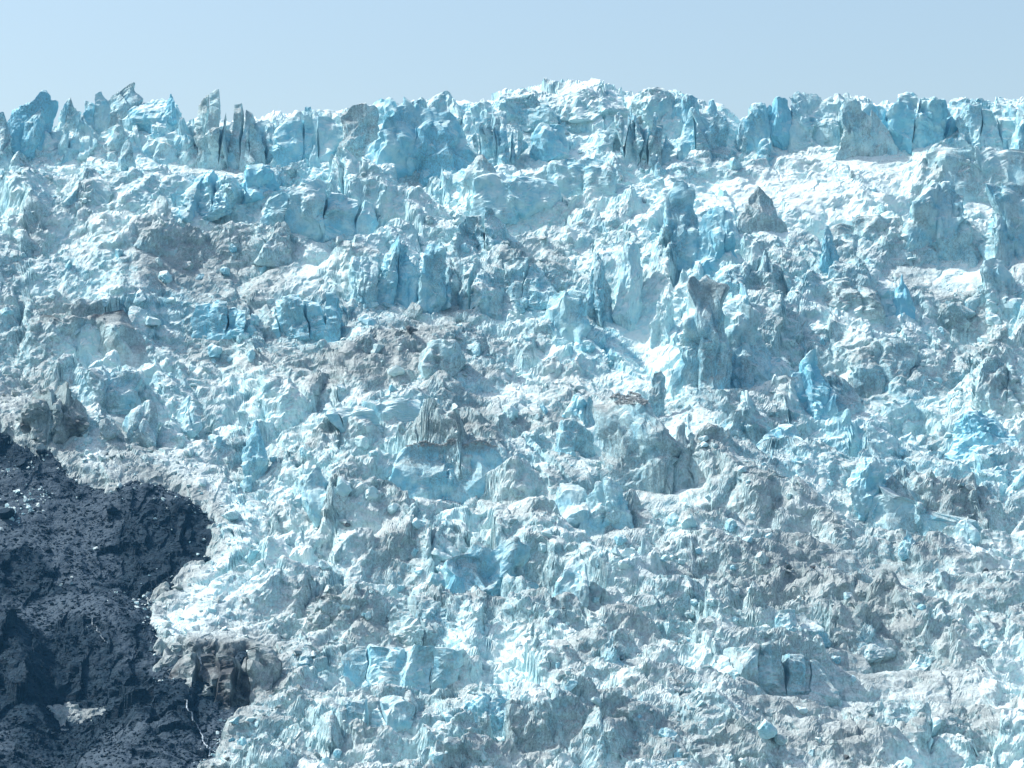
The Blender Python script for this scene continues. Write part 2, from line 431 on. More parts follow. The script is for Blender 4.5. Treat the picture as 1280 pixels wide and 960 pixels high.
SSS = 0.0
def ice_material():
    m, nt, b = nodes_of('glacier_ice')
    q = NT(nt)
    geo = q.n('ShaderNodeNewGeometry')
    P, N = geo.outputs['Position'], geo.outputs['True Normal']
    sep = q.n('ShaderNodeSeparateXYZ'); nt.links.new(N, sep.inputs[0])
    up = sep.outputs['Z']
    n_big = q.noise(P, 0.05, 3); n_mid = q.noise(P, 0.35, 4, .6); n_fine = q.noise(P, 1.7, 4, .65)
    streak = q.noise(q.mapping(P, (1.1, 1.1, .13)), 1.0, 3, .6)
    blue = q.math('MULTIPLY', q.math('ADD', q.attr('blue'), q.attr('ice_blue', 'OBJECT')), .62)
    layer = q.noise(q.mapping(P, (.09, .20, .55), (.06, .10, 0)), 1.0, 3, .55, 1.2)
    dirt = q.math('ADD', q.attr('dirt'), q.attr('ice_dirt', 'OBJECT'))
    # clean ice: white weathered crust to clear cyan-blue where it broke freshly
    bl = q.math('ADD', blue, q.math('MULTIPLY', q.math('SUBTRACT', n_big, .5), 1.3))
    bl = q.math('ADD', bl, q.math('MULTIPLY', q.math('SUBTRACT', n_mid, .5), 1.5))
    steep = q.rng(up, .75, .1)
    bl = q.math('ADD', bl, q.math('MULTIPLY', steep, .50))  # bluer on steep faces: fresh breaks, and deeper shade put into the colour
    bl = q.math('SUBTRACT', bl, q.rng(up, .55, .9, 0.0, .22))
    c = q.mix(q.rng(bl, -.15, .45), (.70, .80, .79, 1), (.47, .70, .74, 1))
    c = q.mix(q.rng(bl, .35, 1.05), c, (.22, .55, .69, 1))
    film = q.math('MULTIPLY', q.rng(q.math('ADD', dirt, q.math('MULTIPLY', q.math('SUBTRACT', n_big, .5), .5)), -.1, .75), q.rng(up, .1, .75, .12, .8))
    c = q.mix(film, c, (.385, .445, .447, 1))
    # dirt: rock dust and soot that melts out on top, and runs down some faces
    d = q.math('ADD', dirt, q.math('MULTIPLY', q.math('SUBTRACT', n_mid, .5), .9))
    d = q.math('ADD', d, q.math('MULTIPLY', q.math('SUBTRACT', n_fine, .5), 1.5))
    d = q.math('ADD', d, q.math('MULTIPLY', q.rng(up, .25, .8), .12))
    d = q.math('ADD', d, q.math('MULTIPLY', q.math('SUBTRACT', streak, .5), q.math('MULTIPLY', steep, 1.1)))
    d = q.math('ADD', d, q.math('MULTIPLY', q.math('SUBTRACT', layer, .5), q.math('MULTIPLY', q.math('SUBTRACT', 1.0, steep), 1.3)))
    dm = q.math('MULTIPLY', q.rng(d, -.08, .80), .64)
    dc = q.mix(q.noise(P, .12, 2), (.19, .225, .222, 1), (.30, .322, .308, 1))
    c = q.mix(dm, c, dc)
    soot = q.noise(q.mapping(P, (1.0, 1.0, .45), (.2, .35, .1)), .75, 5, .72, 1.6)
    sm = q.math('MULTIPLY', q.rng(q.math('ABSOLUTE', q.math('SUBTRACT', soot, .5)), .034, .0), q.rng(q.math('ADD', n_big, q.math('MULTIPLY', dirt, .3)), .40, .62))
    c = q.mix(q.math('MULTIPLY', sm, .75), c, (.10, .115, .12, 1))
    c = q.mix(q.rng(q.math('ADD', dirt, q.math('MULTIPLY', q.math('SUBTRACT', n_mid, .5), .9)), .70, 1.15), c, (.045, .053, .06, 1))
    nt.links.new(c, b.inputs['Base Color'])
    nt.links.new(q.rng(n_fine, .2, .8, .42, .8), b.inputs['Roughness'])
    b.inputs['IOR'].default_value = 1.31
    b.inputs['Specular IOR Level'].default_value = .4
    b.inputs['Subsurface Weight'].default_value = SSS
    b.inputs['Subsurface Radius'].default_value = (.25, .7, 1.0)
    b.inputs['Subsurface Scale'].default_value = 1.0
    nd = q.n('ShaderNodeTexNoise'); nt.links.new(P, nd.inputs['Vector']); nd.inputs['Scale'].default_value = .7; nd.inputs['Detail'].default_value = 3
    va = q.n('ShaderNodeVectorMath', operation='MULTIPLY_ADD'); nt.links.new(nd.outputs['Color'], va.inputs[0]); va.inputs[1].default_value = (1.6, 1.6, 1.6); nt.links.new(P, va.inputs[2])
    def cells(sc):
        v = q.n('ShaderNodeTexVoronoi', distance='CHEBYCHEV'); nt.links.new(va.outputs[0], v.inputs['Vector']); v.inputs['Scale'].default_value = sc
        return v.outputs['Distance']
    bn = q.math('ADD', q.math('ADD', q.math('MULTIPLY', cells(.8), -.9), q.math('MULTIPLY', cells(2.3), -.35)), q.math('MULTIPLY', q.noise(P, 4.0, 4, .7), .45))
    bump = q.n('ShaderNodeBump'); bump.inputs['Strength'].default_value = .3; bump.inputs['Distance'].default_value = .7
    nt.links.new(bn, bump.inputs['Height']); nt.links.new(bump.outputs[0], b.inputs['Normal'])
    return m

def rock_material():
    m, nt, b = nodes_of('dark_slate_rock')
    q = NT(nt)
    geo = q.n('ShaderNodeNewGeometry'); P = geo.outputs['Position']
    sep = q.n('ShaderNodeSeparateXYZ'); nt.links.new(geo.outputs['True Normal'], sep.inputs[0])
    up = sep.outputs['Z']
    n1 = q.noise(P, .18, 4, .6); n2 = q.noise(P, 1.4, 5, .65)
    fol = q.noise(q.mapping(P, (.35, 1.2, 1.6), (0, .5, .3)), 1.0, 4, .6)
    c = q.mix(q.rng(fol, .3, .7), (.004, .018, .034, 1), (.012, .038, .060, 1))
    scree = q.math('MULTIPLY', q.rng(q.math('ADD', q.attr('scree'), q.math('MULTIPLY', q.math('SUBTRACT', n1, .5), .6)), .15, .8), q.rng(up, .35, .75))
    c = q.mix(q.math('MULTIPLY', scree, .9), c, (.068, .100, .130, 1))  # paler gravel, lightened further to paint lit areas against the dark slate
    c = q.mix(q.math('MULTIPLY', q.rng(n2, .62, .8), .45), c, (.11, .135, .155, 1))
    nt.links.new(c, b.inputs['Base Color'])
    b.inputs['Roughness'].default_value = .7
    b.inputs['Specular IOR Level'].default_value = .15
    bump = q.n('ShaderNodeBump'); bump.inputs['Strength'].default_value = .8; bump.inputs['Distance'].default_value = .8
    nt.links.new(q.math('ADD', n2, fol), bump.inputs['Height']); nt.links.new(bump.outputs[0], b.inputs['Normal'])
    return m

def debris_material():
    m, nt, b = nodes_of('brown_moraine_debris')
    q = NT(nt)
    P = q.n('ShaderNodeNewGeometry').outputs['Position']
    c = q.mix(q.rng(q.noise(P, 1.2, 4, .7), .3, .7), (.22, .25, .25, 1), (.38, .415, .415, 1))
    nt.links.new(c, b.inputs['Base Color']); b.inputs['Roughness'].default_value = .9
    return m

def water_material():
    m, nt, b = nodes_of('white_meltwater')
    q = NT(nt)
    P = q.n('ShaderNodeNewGeometry').outputs['Position']
    c = q.mix(q.rng(q.noise(P, 2.0, 3), .35, .65), (.50, .58, .62, 1), (.14, .20, .25, 1))
    nt.links.new(c, b.inputs['Base Color']); b.inputs['Roughness'].default_value = .25
    return m

ICE = ice_material(); ROCKM = rock_material(); DEBRIS = debris_material(); WATER = water_material()

# ------------------------------------------------------------------ glacier surface
def build_glacier():
    # resample every column so that steep walls get as many vertices as flats
    ds = np.sqrt(np.diff(GY, axis=1) ** 2 + np.diff(GZ, axis=1) ** 2)
    vis = np.where(GYF[:-1] > 838, .25, np.where(GYF[:-1] < 545, .5, 1.0))
    ds = ds * vis
    k = np.exp(-(np.arange(-14, 15) / 6.0) ** 2); k /= k.sum()
    pad = np.pad(ds, ((14, 14), (0, 0)), 'edge')
    sm = sum(k[i] * pad[i:i + NX] for i in range(29))
    s = np.concatenate([np.zeros((NX, 1)), np.cumsum(sm, 1)], 1)
    V = np.zeros((NX, NY, 3)); W = np.zeros((NX, NY))
    slope = np.clip(np.abs(np.gradient(GZ, axis=1) / np.gradient(GY, axis=1)) / 3, 0, 1)
    jj = np.arange(len(GYF))
    for i in range(NX):
        t = np.linspace(0, s[i, -1], NY)
        y = np.interp(t, s[i], GYF)
        V[i, :, 0] = GU[i] * (X_SPREAD * y + X_PAD); V[i, :, 1] = y; V[i, :, 2] = np.interp(y, GYF, GZ[i]); W[i] = np.interp(y, GYF, slope[i])
    V = V.reshape(-1, 3); W = W.ravel()
    # sideways and forward bulges: undercuts and overhangs
    d = vnoise3(V / 2.4, 81) * .35 + vnoise3(V / .9, 82) * .2
    e = vnoise3(V / 2.4, 83) * .35 + vnoise3(V / .9, 84) * .2
    f = vnoise3(V / np.array([3.4, 3.4, 1.9]), 86) * .9 + vnoise3(V / np.array([1.3, 1.3, .8]), 87) * .55
    V[:, 0] += d * (1 + .6 * W); V[:, 1] += e + .7 * W * f
    for size, amp, sd_ in ((4.2, .46, 501), (1.4, .15, 541)):
        P = (V + .3 * size * np.stack([vnoise3(V / size, sd_ + 31), vnoise3(V / size, sd_ + 32), vnoise3(V / size, sd_ + 33)], 1)) / size
        D, r = voronoi3(P, sd_)
        sm_ = 1 - .7 * np.clip(pixgauss(*project(V[:, 0], V[:, 1], V[:, 2]), SMOOTH), 0, 1)
        hgt = ((r[0] - .5) * 1.2 + (r[1] - .5) * 1.5 * D[:, 0] + (r[2] - .5) * 1.5 * D[:, 1] + (r[3] - .5) * 1.5 * D[:, 2]) * sm_
        V[:, 1] -= amp * (.55 + .6 * W) * hgt; V[:, 2] += amp * .75 * hgt; V[:, 0] += amp * .8 * (r[3] - .5) * sm_
    px, py = project(V[:, 0], V[:, 1], V[:, 2])
    dirt = pixgauss(px, py, DIRT) + .42 * fbm2(V[:, 0] / 14, V[:, 1] / 14, 85, 3) + .04 - .16 * sstep(320, 150, py) + .10 * sstep(430, 720, py)
    blue = pixgauss(px, py, BLUE) - .06 - .14 * sstep(430, 720, py)
    dirt = dirt + .26 * ledge(V[:, 0], V[:, 1])
    sd = rock_sd(px, py)
    dirt = dirt + .5 * (1 - sstep(-5, 22, sd + 14 * vnoise2(V[:, 0] / 5, V[:, 1] / 7, 88)))
    me = mesh_np('glacier', V, grid_faces(NX, NY), {'dirt': dirt, 'blue': blue})
    return add('glacier', me, ICE, kind='structure', label='broken pale blue icefall of the glacier')
build_glacier()

# ------------------------------------------------------------------ bedrock
def rock_scree(x, y):
    px, py = project(x, y, base_smooth(x, y))
    g = pixgauss(px, py, [(60, 640, 90, 40, .5), (130, 700, 60, 30, .5), (90, 760, 80, 16, .35), (170, 810, 60, 18, .4), (220, 690, 60, 60, -.6), (60, 880, 90, 60, -.4)])  # gravel zones follow the lit benches; shaded flank and foot kept dark in colour
    return sstep(-.15, .35, .55 * fbm2((x + .4 * y) / 16, (y - .4 * x) / 26, 104, 3) + g + .08)

def rock_z(x, y):
    x = np.asarray(x, float); y = np.asarray(y, float)
    zb = base_z(x, y)
    px, py = project(x, y, zb)
    sd = rock_sd(px, py)
    z = zb - 2.2 - 7 * sstep(-8, 30, sd)
    bul = pixgauss(px, py, [(188, 650, 60, 40, 4.0), (150, 715, 60, 26, -3.0), (120, 770, 80, 30, 5.0), (15, 830, 50, 50, 5.0), (70, 860, 36, 90, -5.0), (150, 930, 80, 30, 3.0), (190, 830, 60, 24, -3.0), (230, 880, 50, 40, 4.0), (40, 600, 60, 26, 1.5), (110, 880, 40, 60, -4.0), (60, 700, 70, 30, 2.0)])
    z = z + bul
    n = 0
    w = x + 3 * fbm2(x / 12, y / 12, 91, 3); v = y + 3 * fbm2(x / 12, y / 12, 92, 3)
    rid = 1 - np.abs(fbm2((w + .5 * v) / 17, (v - .5 * w) / 34, 93, 4)) * 2
    scr = 1 - .92 * rock_scree(x, y)
    z = z + 2.6 * rid * (.5 + .5 * scr) + .7 * fbm2(x / 6, y / 9, 94, 4) + .22 * fbm2(x / 1.3, y / 1.6, 95, 3)
    dx, dy, r, e = voronoi2(w, v * .7, 3.2, 96)
    z = z + scr * ((r[0] - .5) * .8 + (r[1] - .5) * .55 * dx + (r[2] - .6) * .55 * dy)
    dx, dy, r, e = voronoi2(w, v * .8, 8.5, 99)
    z = z + scr * ((r[0] - .5) * 1.6 + (r[1] - .5) * .6 * dx + (r[2] - .6) * .6 * dy)
    dx, dy, r, e = voronoi2(w * .7, v, 1.1, 100)
    z = z + (.4 + .6 * scr) * ((r[0] - .5) * .25 + (r[1] - .5) * .5 * dx + (r[2] - .5) * .5 * dy)
    return z

def build_rock():
    nx, ny = 330, 520
    u = np.linspace(0, 1, nx); y = np.linspace(512, 722, ny)
    U, Y = np.meshgrid(u, y, indexing='ij')
    x0 = -(X_SPREAD * Y + X_PAD); x1 = 0.0 - 42.0 * Y / 600
    X = x0 + (x1 - x0) * U
    V = np.stack([X, Y, rock_z(X, Y)], -1).reshape(-1, 3)
    V[:, 0] += .4 * vnoise3(V / 1.8, 97); V[:, 1] += .5 * vnoise3(V / 1.8, 98)
    add('bedrock_slope', mesh_np('bedrock', V, grid_faces(nx, ny), {'scree': rock_scree(X, Y).ravel()}), ROCKM, kind='structure', label='dark slate bedrock slope beside the ice')
build_rock()

# ------------------------------------------------------------------ ice blocks and seracs
def icosphere(sub):
    import bmesh
    bm = bmesh.new(); bmesh.ops.create_icosphere(bm, subdivisions=sub, radius=1)
    V = np.array([v.co[:] for v in bm.verts]); T = np.array([[v.index for v in f.verts] for f in bm.faces]); bm.free()
    return V, T
ICO = {k: icosphere(k) for k in (2, 3, 4, 5)}

def facet(V, rng, n, lo, hi, steep=None):
    """cut the body by random planes, the way ice breaks"""
    for _ in range(n):
        d = rng.normal(size=3)
        if steep is not None: d[2] *= steep
        d /= np.linalg.norm(d)
        sup = (V @ d).max()
        c = sup * rng.uniform(lo, hi)
        over = np.maximum(V @ d - c, 0)
        V = V - over[:, None] * d[None, :] * .96
    return V

def chip(V, N, size, amp, seed):
    """break a surface into flat tilted facets of about the given size (metres)"""
    P = V + .25 * size * np.stack([vnoise3(V / size, seed + 31), vnoise3(V / size, seed + 32), vnoise3(V / size, seed + 33)], 1)
    D, r = voronoi3(P / size, seed)
    h = (r[0] - .5) * .8 + (r[1] - .5) * 1.4 * D[:, 0] + (r[2] - .5) * 1.4 * D[:, 1] + (r[3] - .5) * 1.4 * D[:, 2]
    return V + N * (amp * size * h)[:, None]

def bisect(V, T, planes):
    """keep the part of a closed body on the inner side of each plane (point, outward normal), cut faces closed"""
    import bmesh
    bm = bmesh.new()
    vs = [bm.verts.new(v) for v in V]
    for t in T: bm.faces.new((vs[t[0]], vs[t[1]], vs[t[2]]))
    for co, no in planes:
        r = bmesh.ops.bisect_plane(bm, geom=bm.verts[:] + bm.edges[:] + bm.faces[:], plane_co=co, plane_no=no, clear_outer=True)
        ed = [e for e in r['geom_cut'] if isinstance(e, bmesh.types.BMEdge)]
        if ed: bmesh.ops.holes_fill(bm, edges=ed, sides=0)
    bmesh.ops.triangulate(bm, faces=[f for f in bm.faces if len(f.verts) > 3])
    bm.verts.index_update()
    V2 = np.array([v.co[:] for v in bm.verts]); T2 = np.array([[v.index for v in f.verts] for f in bm.faces]); bm.free()
    return V2, T2

def outline_body(poly, d, S, rng, h):
    """solid whose front view has the given outline (metres, foot at z=0): faceted front and back, thickness d"""
    P = np.array(poly, float)
    c = np.array([(P[:, 0].max() + P[:, 0].min()) / 2 * .35 + P[:, 0].mean() * .65, P[:, 1].max() * .40])
    Q = P - c
    ang = np.arctan2(Q[:, 1], Q[:, 0]); o = np.argsort(ang); ang = ang[o]; Q = Q[o]
    th = np.arctan2(S[:, 2], S[:, 0])
    A = np.concatenate([ang - 2 * math.pi, ang, ang + 2 * math.pi]); QQ = np.concatenate([Q, Q, Q])
    k = np.clip(np.searchsorted(A, th) - 1, 0, len(A) - 2)
    p, q = QQ[k], QQ[k + 1]
    u = np.stack([np.cos(th), np.sin(th)], 1)
    e = q - p
    den = u[:, 0] * e[:, 1] - u[:, 1] * e[:, 0]
    R = np.abs((p[:, 0] * e[:, 1] - p[:, 1] * e[:, 0]) / np.where(np.abs(den) < 1e-6, 1e-6, den))
    R = np.minimum(R, np.linalg.norm(Q, axis=1).max() * 1.05)
    r = np.sqrt(S[:, 0] ** 2 + S[:, 2] ** 2)
    r = np.clip(r, 0, 1) ** .75
    y = np.sign(S[:, 1]) * np.abs(S[:, 1]) ** .62
    B = np.stack([S[:, 0] / np.maximum(np.hypot(S[:, 0], S[:, 2]), 1e-6) * r, y, S[:, 2] / np.maximum(np.hypot(S[:, 0], S[:, 2]), 1e-6) * r], 1)
    # break front and back into planes
    for _ in range(9):
        n = np.array([rng.normal() * .45, -1 if rng.random() < .7 else 1, rng.normal() * .35 + .1]); n /= np.linalg.norm(n)
        over = np.maximum(B @ n - (B @ n).max() * rng.uniform(.55, .85), 0)
        B[:, 1] -= over / n[1] * .96
    X = c[0] + B[:, 0] * R; Z = c[1] + B[:, 2] * R
    t = np.clip(Z / h, 0, 1)
    Y = B[:, 1] * d / 2 * (1 - .45 * t) + .12 * d * t
    low = np.clip(1 - Z / (.18 * h), 0, None)
    Z = Z - low * .3 * h; Y = Y * (1 + .25 * np.clip(low, 0, 1))
    return np.stack([X, Y, Z], 1)

def serac_body(w, d, h, seed, sub=4, outline=None, box=3.0, taper=.5, lean=(0, 0), cuts=10, lo=.62, hi=.9, flute=.0, rough=.12, cracks=0, tip=(0, 0), peak=1.0, steep=.6, crack_tilt=.25, chipk=1.0, bevel=0.0):
    """tower of ice standing on z=0 (foot sunk below): w across, d deep, h high"""
    rng = np.random.default_rng(seed)
    S, T = ICO[sub]
    V = S.copy()
    r = (np.abs(V) ** box).sum(1) ** (1 / box)
    V = V / r[:, None]
    V = facet(V, rng, cuts, lo, hi, steep)
    V -= (V.max(0) + V.min(0)) / 2
    V /= np.abs(V).max(0)
    t = (V[:, 2] + 1) / 2
    if peak != 1.0: t = t ** peak
    k = 1 - taper * np.clip(t, 0, 1) ** 1.2
    X = V[:, 0] * k * w / 2 + lean[0] * h * t + tip[0] * w * t ** 2
    Y = V[:, 1] * k * d / 2 + lean[1] * h * t + tip[1] * d * t ** 2
    Z = t * h * 1.3 - .3 * h
    V = np.stack([X, Y, Z], 1)
    if outline is not None:
        V = outline_body(outline, d, S, rng, h)
        if bevel:
            n = np.array([-.12, -.62, .77]); n /= np.linalg.norm(n); q = V @ n
            V = V - np.maximum(q - q.max() * bevel, 0)[:, None] * n * .97
    sc = min(w, d)
    off = rng.uniform(-500, 500, 3)
    c = V.mean(0); c[2] = 0
    R = V - c; R[:, 2] *= .25; R /= np.linalg.norm(R, axis=1)[:, None] + 1e-6
    if flute:
        g = vnoise3((V + off) * np.array([1 / (sc * .22), 1 / (sc * .22), 1 / (h * 1.2)]), seed + 1)
        V = V + R * (flute * sc * (-(1 - np.abs(g)) ** 3 + .3))[:, None]
    for s, a in ((.45, 1.0), (.18, .5), (.07, .25)):
        q = (V + off) / max(sc * s, .35)
        V = V + a * rough * sc * s * 2.2 * np.stack([vnoise3(q, seed + 2), vnoise3(q, seed + 3), vnoise3(q, seed + 4)], 1)
    big = max(sc * .30, 1.2)
    V = chip(V, R, big, .26 * chipk, seed + 60)
    V = chip(V, R, max(sc * .13, .9), .30 * chipk, seed + 70)
    if sub >= 5: V = chip(V, R, max(sc * .06, .6), .30 * chipk, seed + 80)
    for _ in range(cracks):
        n = np.array([rng.normal(), rng.normal() * .3, rng.normal() * crack_tilt]); n /= np.linalg.norm(n)
        dist = np.abs((V - c - [0, 0, h * .5]) @ n - rng.uniform(-.3, .3) * w + .12 * sc * vnoise3((V + off) / (sc * .3), seed + 9))
        V = V - R * (np.exp(-(dist / max(.035 * w, .28)) ** 2) * .09 * sc)[:, None]
    return V, T

def serac_mesh(V, T, dirt=0., blue=0., top_dirt=0., seed=0, band=0.):
    h = V[:, 2].max()
    f = np.clip(V[:, 2] / max(h, .1), 0, 1)
    dd = dirt * .8 + top_dirt * sstep(.62, .95, f + .12 * vnoise3(V / 1.5, seed + 21)) + .3 * vnoise3(V / 4, seed + 22)
    bb = blue + .25 * vnoise3(V / 5, seed + 23)
    return mesh_np('serac_mesh', V, T, {'dirt': dd, 'blue': bb})

def anchor(x0, x1, ytop, ybase):
    """foot point on the ice under a feature's lower edge, metres per pixel there and its height"""
    cx = (x0 + x1) / 2
    X, Y, Z = hit(np.array([cx, x0 * .75 + x1 * .25, x0 * .25 + x1 * .75]), np.array([ybase] * 3, float), ice_z_smooth)
    i = 0
    m = float(Y[i] / CP) / F
    return float(X[i]), float(Y[i]), float(Z[i]), m, (ybase - ytop) * m / .98

# a calm version of the surface for finding feet
def ice_z_smooth(x, y):
    return base_z(x, y) + 0.3

def place(name, spec, label, category='serac', group=None, parts=None):
    pass

# style presets: taper, box, cuts, flute, rough, cracks, depth ratio
ST = {
    'tower': dict(taper=.28, box=4, cuts=12, flute=.10, rough=.14, cracks=1, chipk=.95, depth=.8),
    'horn':  dict(taper=.86, box=2.8, cuts=8, flute=.05, rough=.10, cracks=1, chipk=0.7, depth=.7, peak=.9),
    'spire': dict(taper=.85, box=2.6, cuts=6, flute=.06, rough=.12, cracks=0, depth=.7),
    'cone':  dict(taper=.82, box=2.6, cuts=10, flute=.10, rough=.13, cracks=1, depth=.9),
    'fin':   dict(taper=.6, box=3, cuts=8, flute=.05, rough=.10, cracks=0, depth=1.6),
    'wall':  dict(taper=.18, box=5, cuts=9, flute=.10, rough=.16, cracks=3, chipk=.85, depth=.45),
    'block': dict(taper=.30, box=4, cuts=14, flute=.0, rough=.10, cracks=1, chipk=1.1, depth=.9),
    'dome':  dict(taper=.45, box=2.4, cuts=12, flute=.0, rough=.11, cracks=0, chipk=.9, depth=.9),
    'fluted': dict(taper=.45, box=3, cuts=6, flute=.28, rough=.12, cracks=2, depth=.8),
    'mound': dict(taper=.7, box=2.4, cuts=10, flute=.05, rough=.16, cracks=0, depth=1.0),
}
SEED = [100]
REFS = []    # short names that loose blocks can be described by
OCC = []     # occupied footprints (pixels)

OUTL = {
    (112, 98, 178, 162): [(108, 162), (118, 145), (128, 130), (140, 115), (155, 107), (168, 97), (169, 110), (175, 120), (168, 135), (164, 148), (178, 162)],
    (152, 121, 224, 166): [(150, 166), (157, 148), (170, 128), (182, 124), (196, 120), (208, 123), (216, 132), (222, 148), (226, 166)],
    (8, 112, 74, 176): [(8, 176), (11, 150), (15, 138), (26, 132), (38, 126), (48, 113), (56, 110), (62, 118), (72, 120), (74, 132), (68, 142), (64, 152), (62, 176)],
    (104, 110, 136, 156): [(102, 156), (106, 130), (105, 112), (112, 110), (118, 119), (126, 114), (134, 126), (137, 136), (136, 156)],
    (66, 120, 100, 160): [(66, 160), (72, 140), (78, 132), (84, 116), (90, 122), (94, 135), (100, 142), (102, 160)],
    (-14, 138, 20, 214): [(-14, 214), (-14, 142), (2, 138), (8, 160), (14, 190), (18, 214)],
    (242, 106, 328, 208): [(238, 208), (243, 180), (243, 150), (246, 130), (250, 112), (256, 106), (262, 112), (272, 108), (282, 112), (290, 118), (300, 116), (306, 118), (310, 132), (316, 142), (322, 150), (328, 175), (330, 208)],
    (342, 118, 428, 204): [(340, 204), (346, 150), (356, 138), (372, 130), (392, 122), (410, 118), (418, 122), (426, 140), (430, 204)],
    (422, 124, 472, 202): [(418, 202), (428, 160), (430, 140), (440, 128), (460, 126), (472, 132), (474, 160), (472, 202)],
    (462, 118, 588, 212): [(456, 212), (468, 180), (478, 150), (484, 128), (500, 122), (520, 118), (540, 122), (560, 134), (574, 150), (586, 180), (592, 212)],
    (850, 121, 908, 204): [(846, 204), (852, 160), (862, 128), (874, 122), (886, 130), (892, 140), (900, 128), (906, 140), (910, 165), (910, 204)],
    (986, 109, 1048, 172): [(984, 172), (988, 130), (994, 114), (1008, 109), (1022, 112), (1028, 118), (1038, 112), (1046, 125), (1050, 172)],
    (1046, 120, 1094, 194): [(1044, 194), (1050, 165), (1050, 140), (1056, 124), (1068, 120), (1080, 124), (1088, 150), (1092, 180), (1090, 194)],
    (1084, 132, 1122, 188): [(1084, 188), (1086, 160), (1090, 134), (1098, 144), (1108, 156), (1116, 168), (1122, 188)],
    (922, 229, 990, 286): [(914, 286), (928, 262), (938, 240), (947, 229), (956, 238), (966, 252), (976, 270), (992, 286)],
    (1126, 224, 1218, 326): [(1122, 326), (1128, 300), (1134, 280), (1142, 262), (1150, 250), (1158, 235), (1170, 222), (1182, 228), (1196, 232), (1206, 245), (1211, 270), (1216, 300), (1220, 326)],
    (1234, 222, 1300, 322): [(1230, 322), (1238, 290), (1240, 250), (1238, 224), (1252, 222), (1280, 228), (1300, 226), (1310, 260), (1310, 322)],
    (1206, 316, 1276, 394): [(1204, 394), (1214, 370), (1226, 350), (1238, 322), (1252, 316), (1264, 325), (1270, 350), (1274, 380), (1276, 394)],
    (846, 330, 918, 484): [(838, 484), (848, 450), (853, 420), (857, 390), (860, 364), (868, 346), (880, 340), (896, 341), (906, 348), (908, 368), (904, 400), (910, 440), (920, 484)],
    (828, 222, 874, 326): [(824, 326), (832, 290), (834, 250), (840, 226), (852, 220), (866, 228), (872, 250), (874, 300), (878, 326)],
    (868, 254, 922, 334): [(864, 334), (872, 300), (876, 266), (888, 256), (904, 258), (918, 268), (922, 300), (926, 334)],
    (744, 500, 848, 602): [(752, 602), (744, 560), (736, 530), (738, 506), (755, 497), (790, 490), (818, 504), (835, 528), (850, 555), (844, 580), (840, 602)],
    (810, 462, 834, 512): [(806, 512), (812, 485), (818, 465), (826, 462), (833, 470), (830, 490), (830, 512)],
    (982, 434, 1048, 512): [(976, 512), (986, 480), (994, 455), (1006, 436), (1016, 434), (1022, 445), (1026, 465), (1036, 480), (1050, 512)],
    (1054, 420, 1152, 484): [(1050, 484), (1060, 460), (1072, 440), (1090, 422), (1110, 419), (1130, 420), (1148, 428), (1148, 445), (1136, 462), (1128, 484)],
    (730, 598, 792, 662): [(728, 662), (734, 620), (748, 600), (764, 596), (774, 605), (784, 630), (792, 662)],
    (680, 604, 738, 658): [(680, 658), (688, 625), (700, 606), (716, 602), (730, 612), (738, 640), (740, 658)],
    (465, 276, 522, 376): [(458, 376), (468, 340), (478, 310), (490, 288), (496, 277), (504, 292), (512, 310), (520, 340), (526, 376)],
    (490, 548, 622, 612): [(484, 612), (492, 575), (505, 556), (530, 548), (560, 550), (590, 552), (618, 556), (628, 580), (630, 612)],
    (560, 672, 674, 746): [(554, 746), (562, 700), (580, 684), (610, 676), (640, 676), (655, 684), (664, 700), (674, 730), (678, 746)],
    (30, 386, 172, 466): [(20, 466), (34, 410), (50, 392), (80, 388), (120, 384), (150, 386), (160, 400), (174, 430), (180, 466)],
    (1084, 600, 1240, 670): [(1080, 670), (1084, 625), (1095, 605), (1110, 614), (1135, 598), (1143, 620), (1165, 630), (1200, 645), (1246, 660), (1252, 670)],
    (1036, 268, 1150, 330): [(1034, 330), (1040, 296), (1056, 276), (1080, 268), (1106, 272), (1130, 268), (1150, 290), (1154, 330)],
    (476, 744, 566, 802): [(474, 802), (480, 775), (492, 756), (510, 748), (530, 744), (548, 750), (560, 770), (570, 802)],
    (902, 345, 962, 470): [(898, 470), (904, 440), (910, 412), (922, 400), (934, 378), (950, 392), (962, 430), (972, 470)],
    (216, 806, 344, 874): [(210, 874), (214, 845), (226, 818), (240, 806), (270, 801), (310, 806), (334, 812), (348, 830), (342, 855), (326, 874)],
    (1152, 178, 1310, 250): [(1150, 250), (1156, 215), (1160, 186), (1180, 178), (1220, 180), (1270, 184), (1310, 182), (1314, 250)],
    (632, 306, 692, 372): [(626, 372), (632, 340), (628, 316), (650, 306), (672, 312), (684, 335), (694, 360), (696, 372)],
}
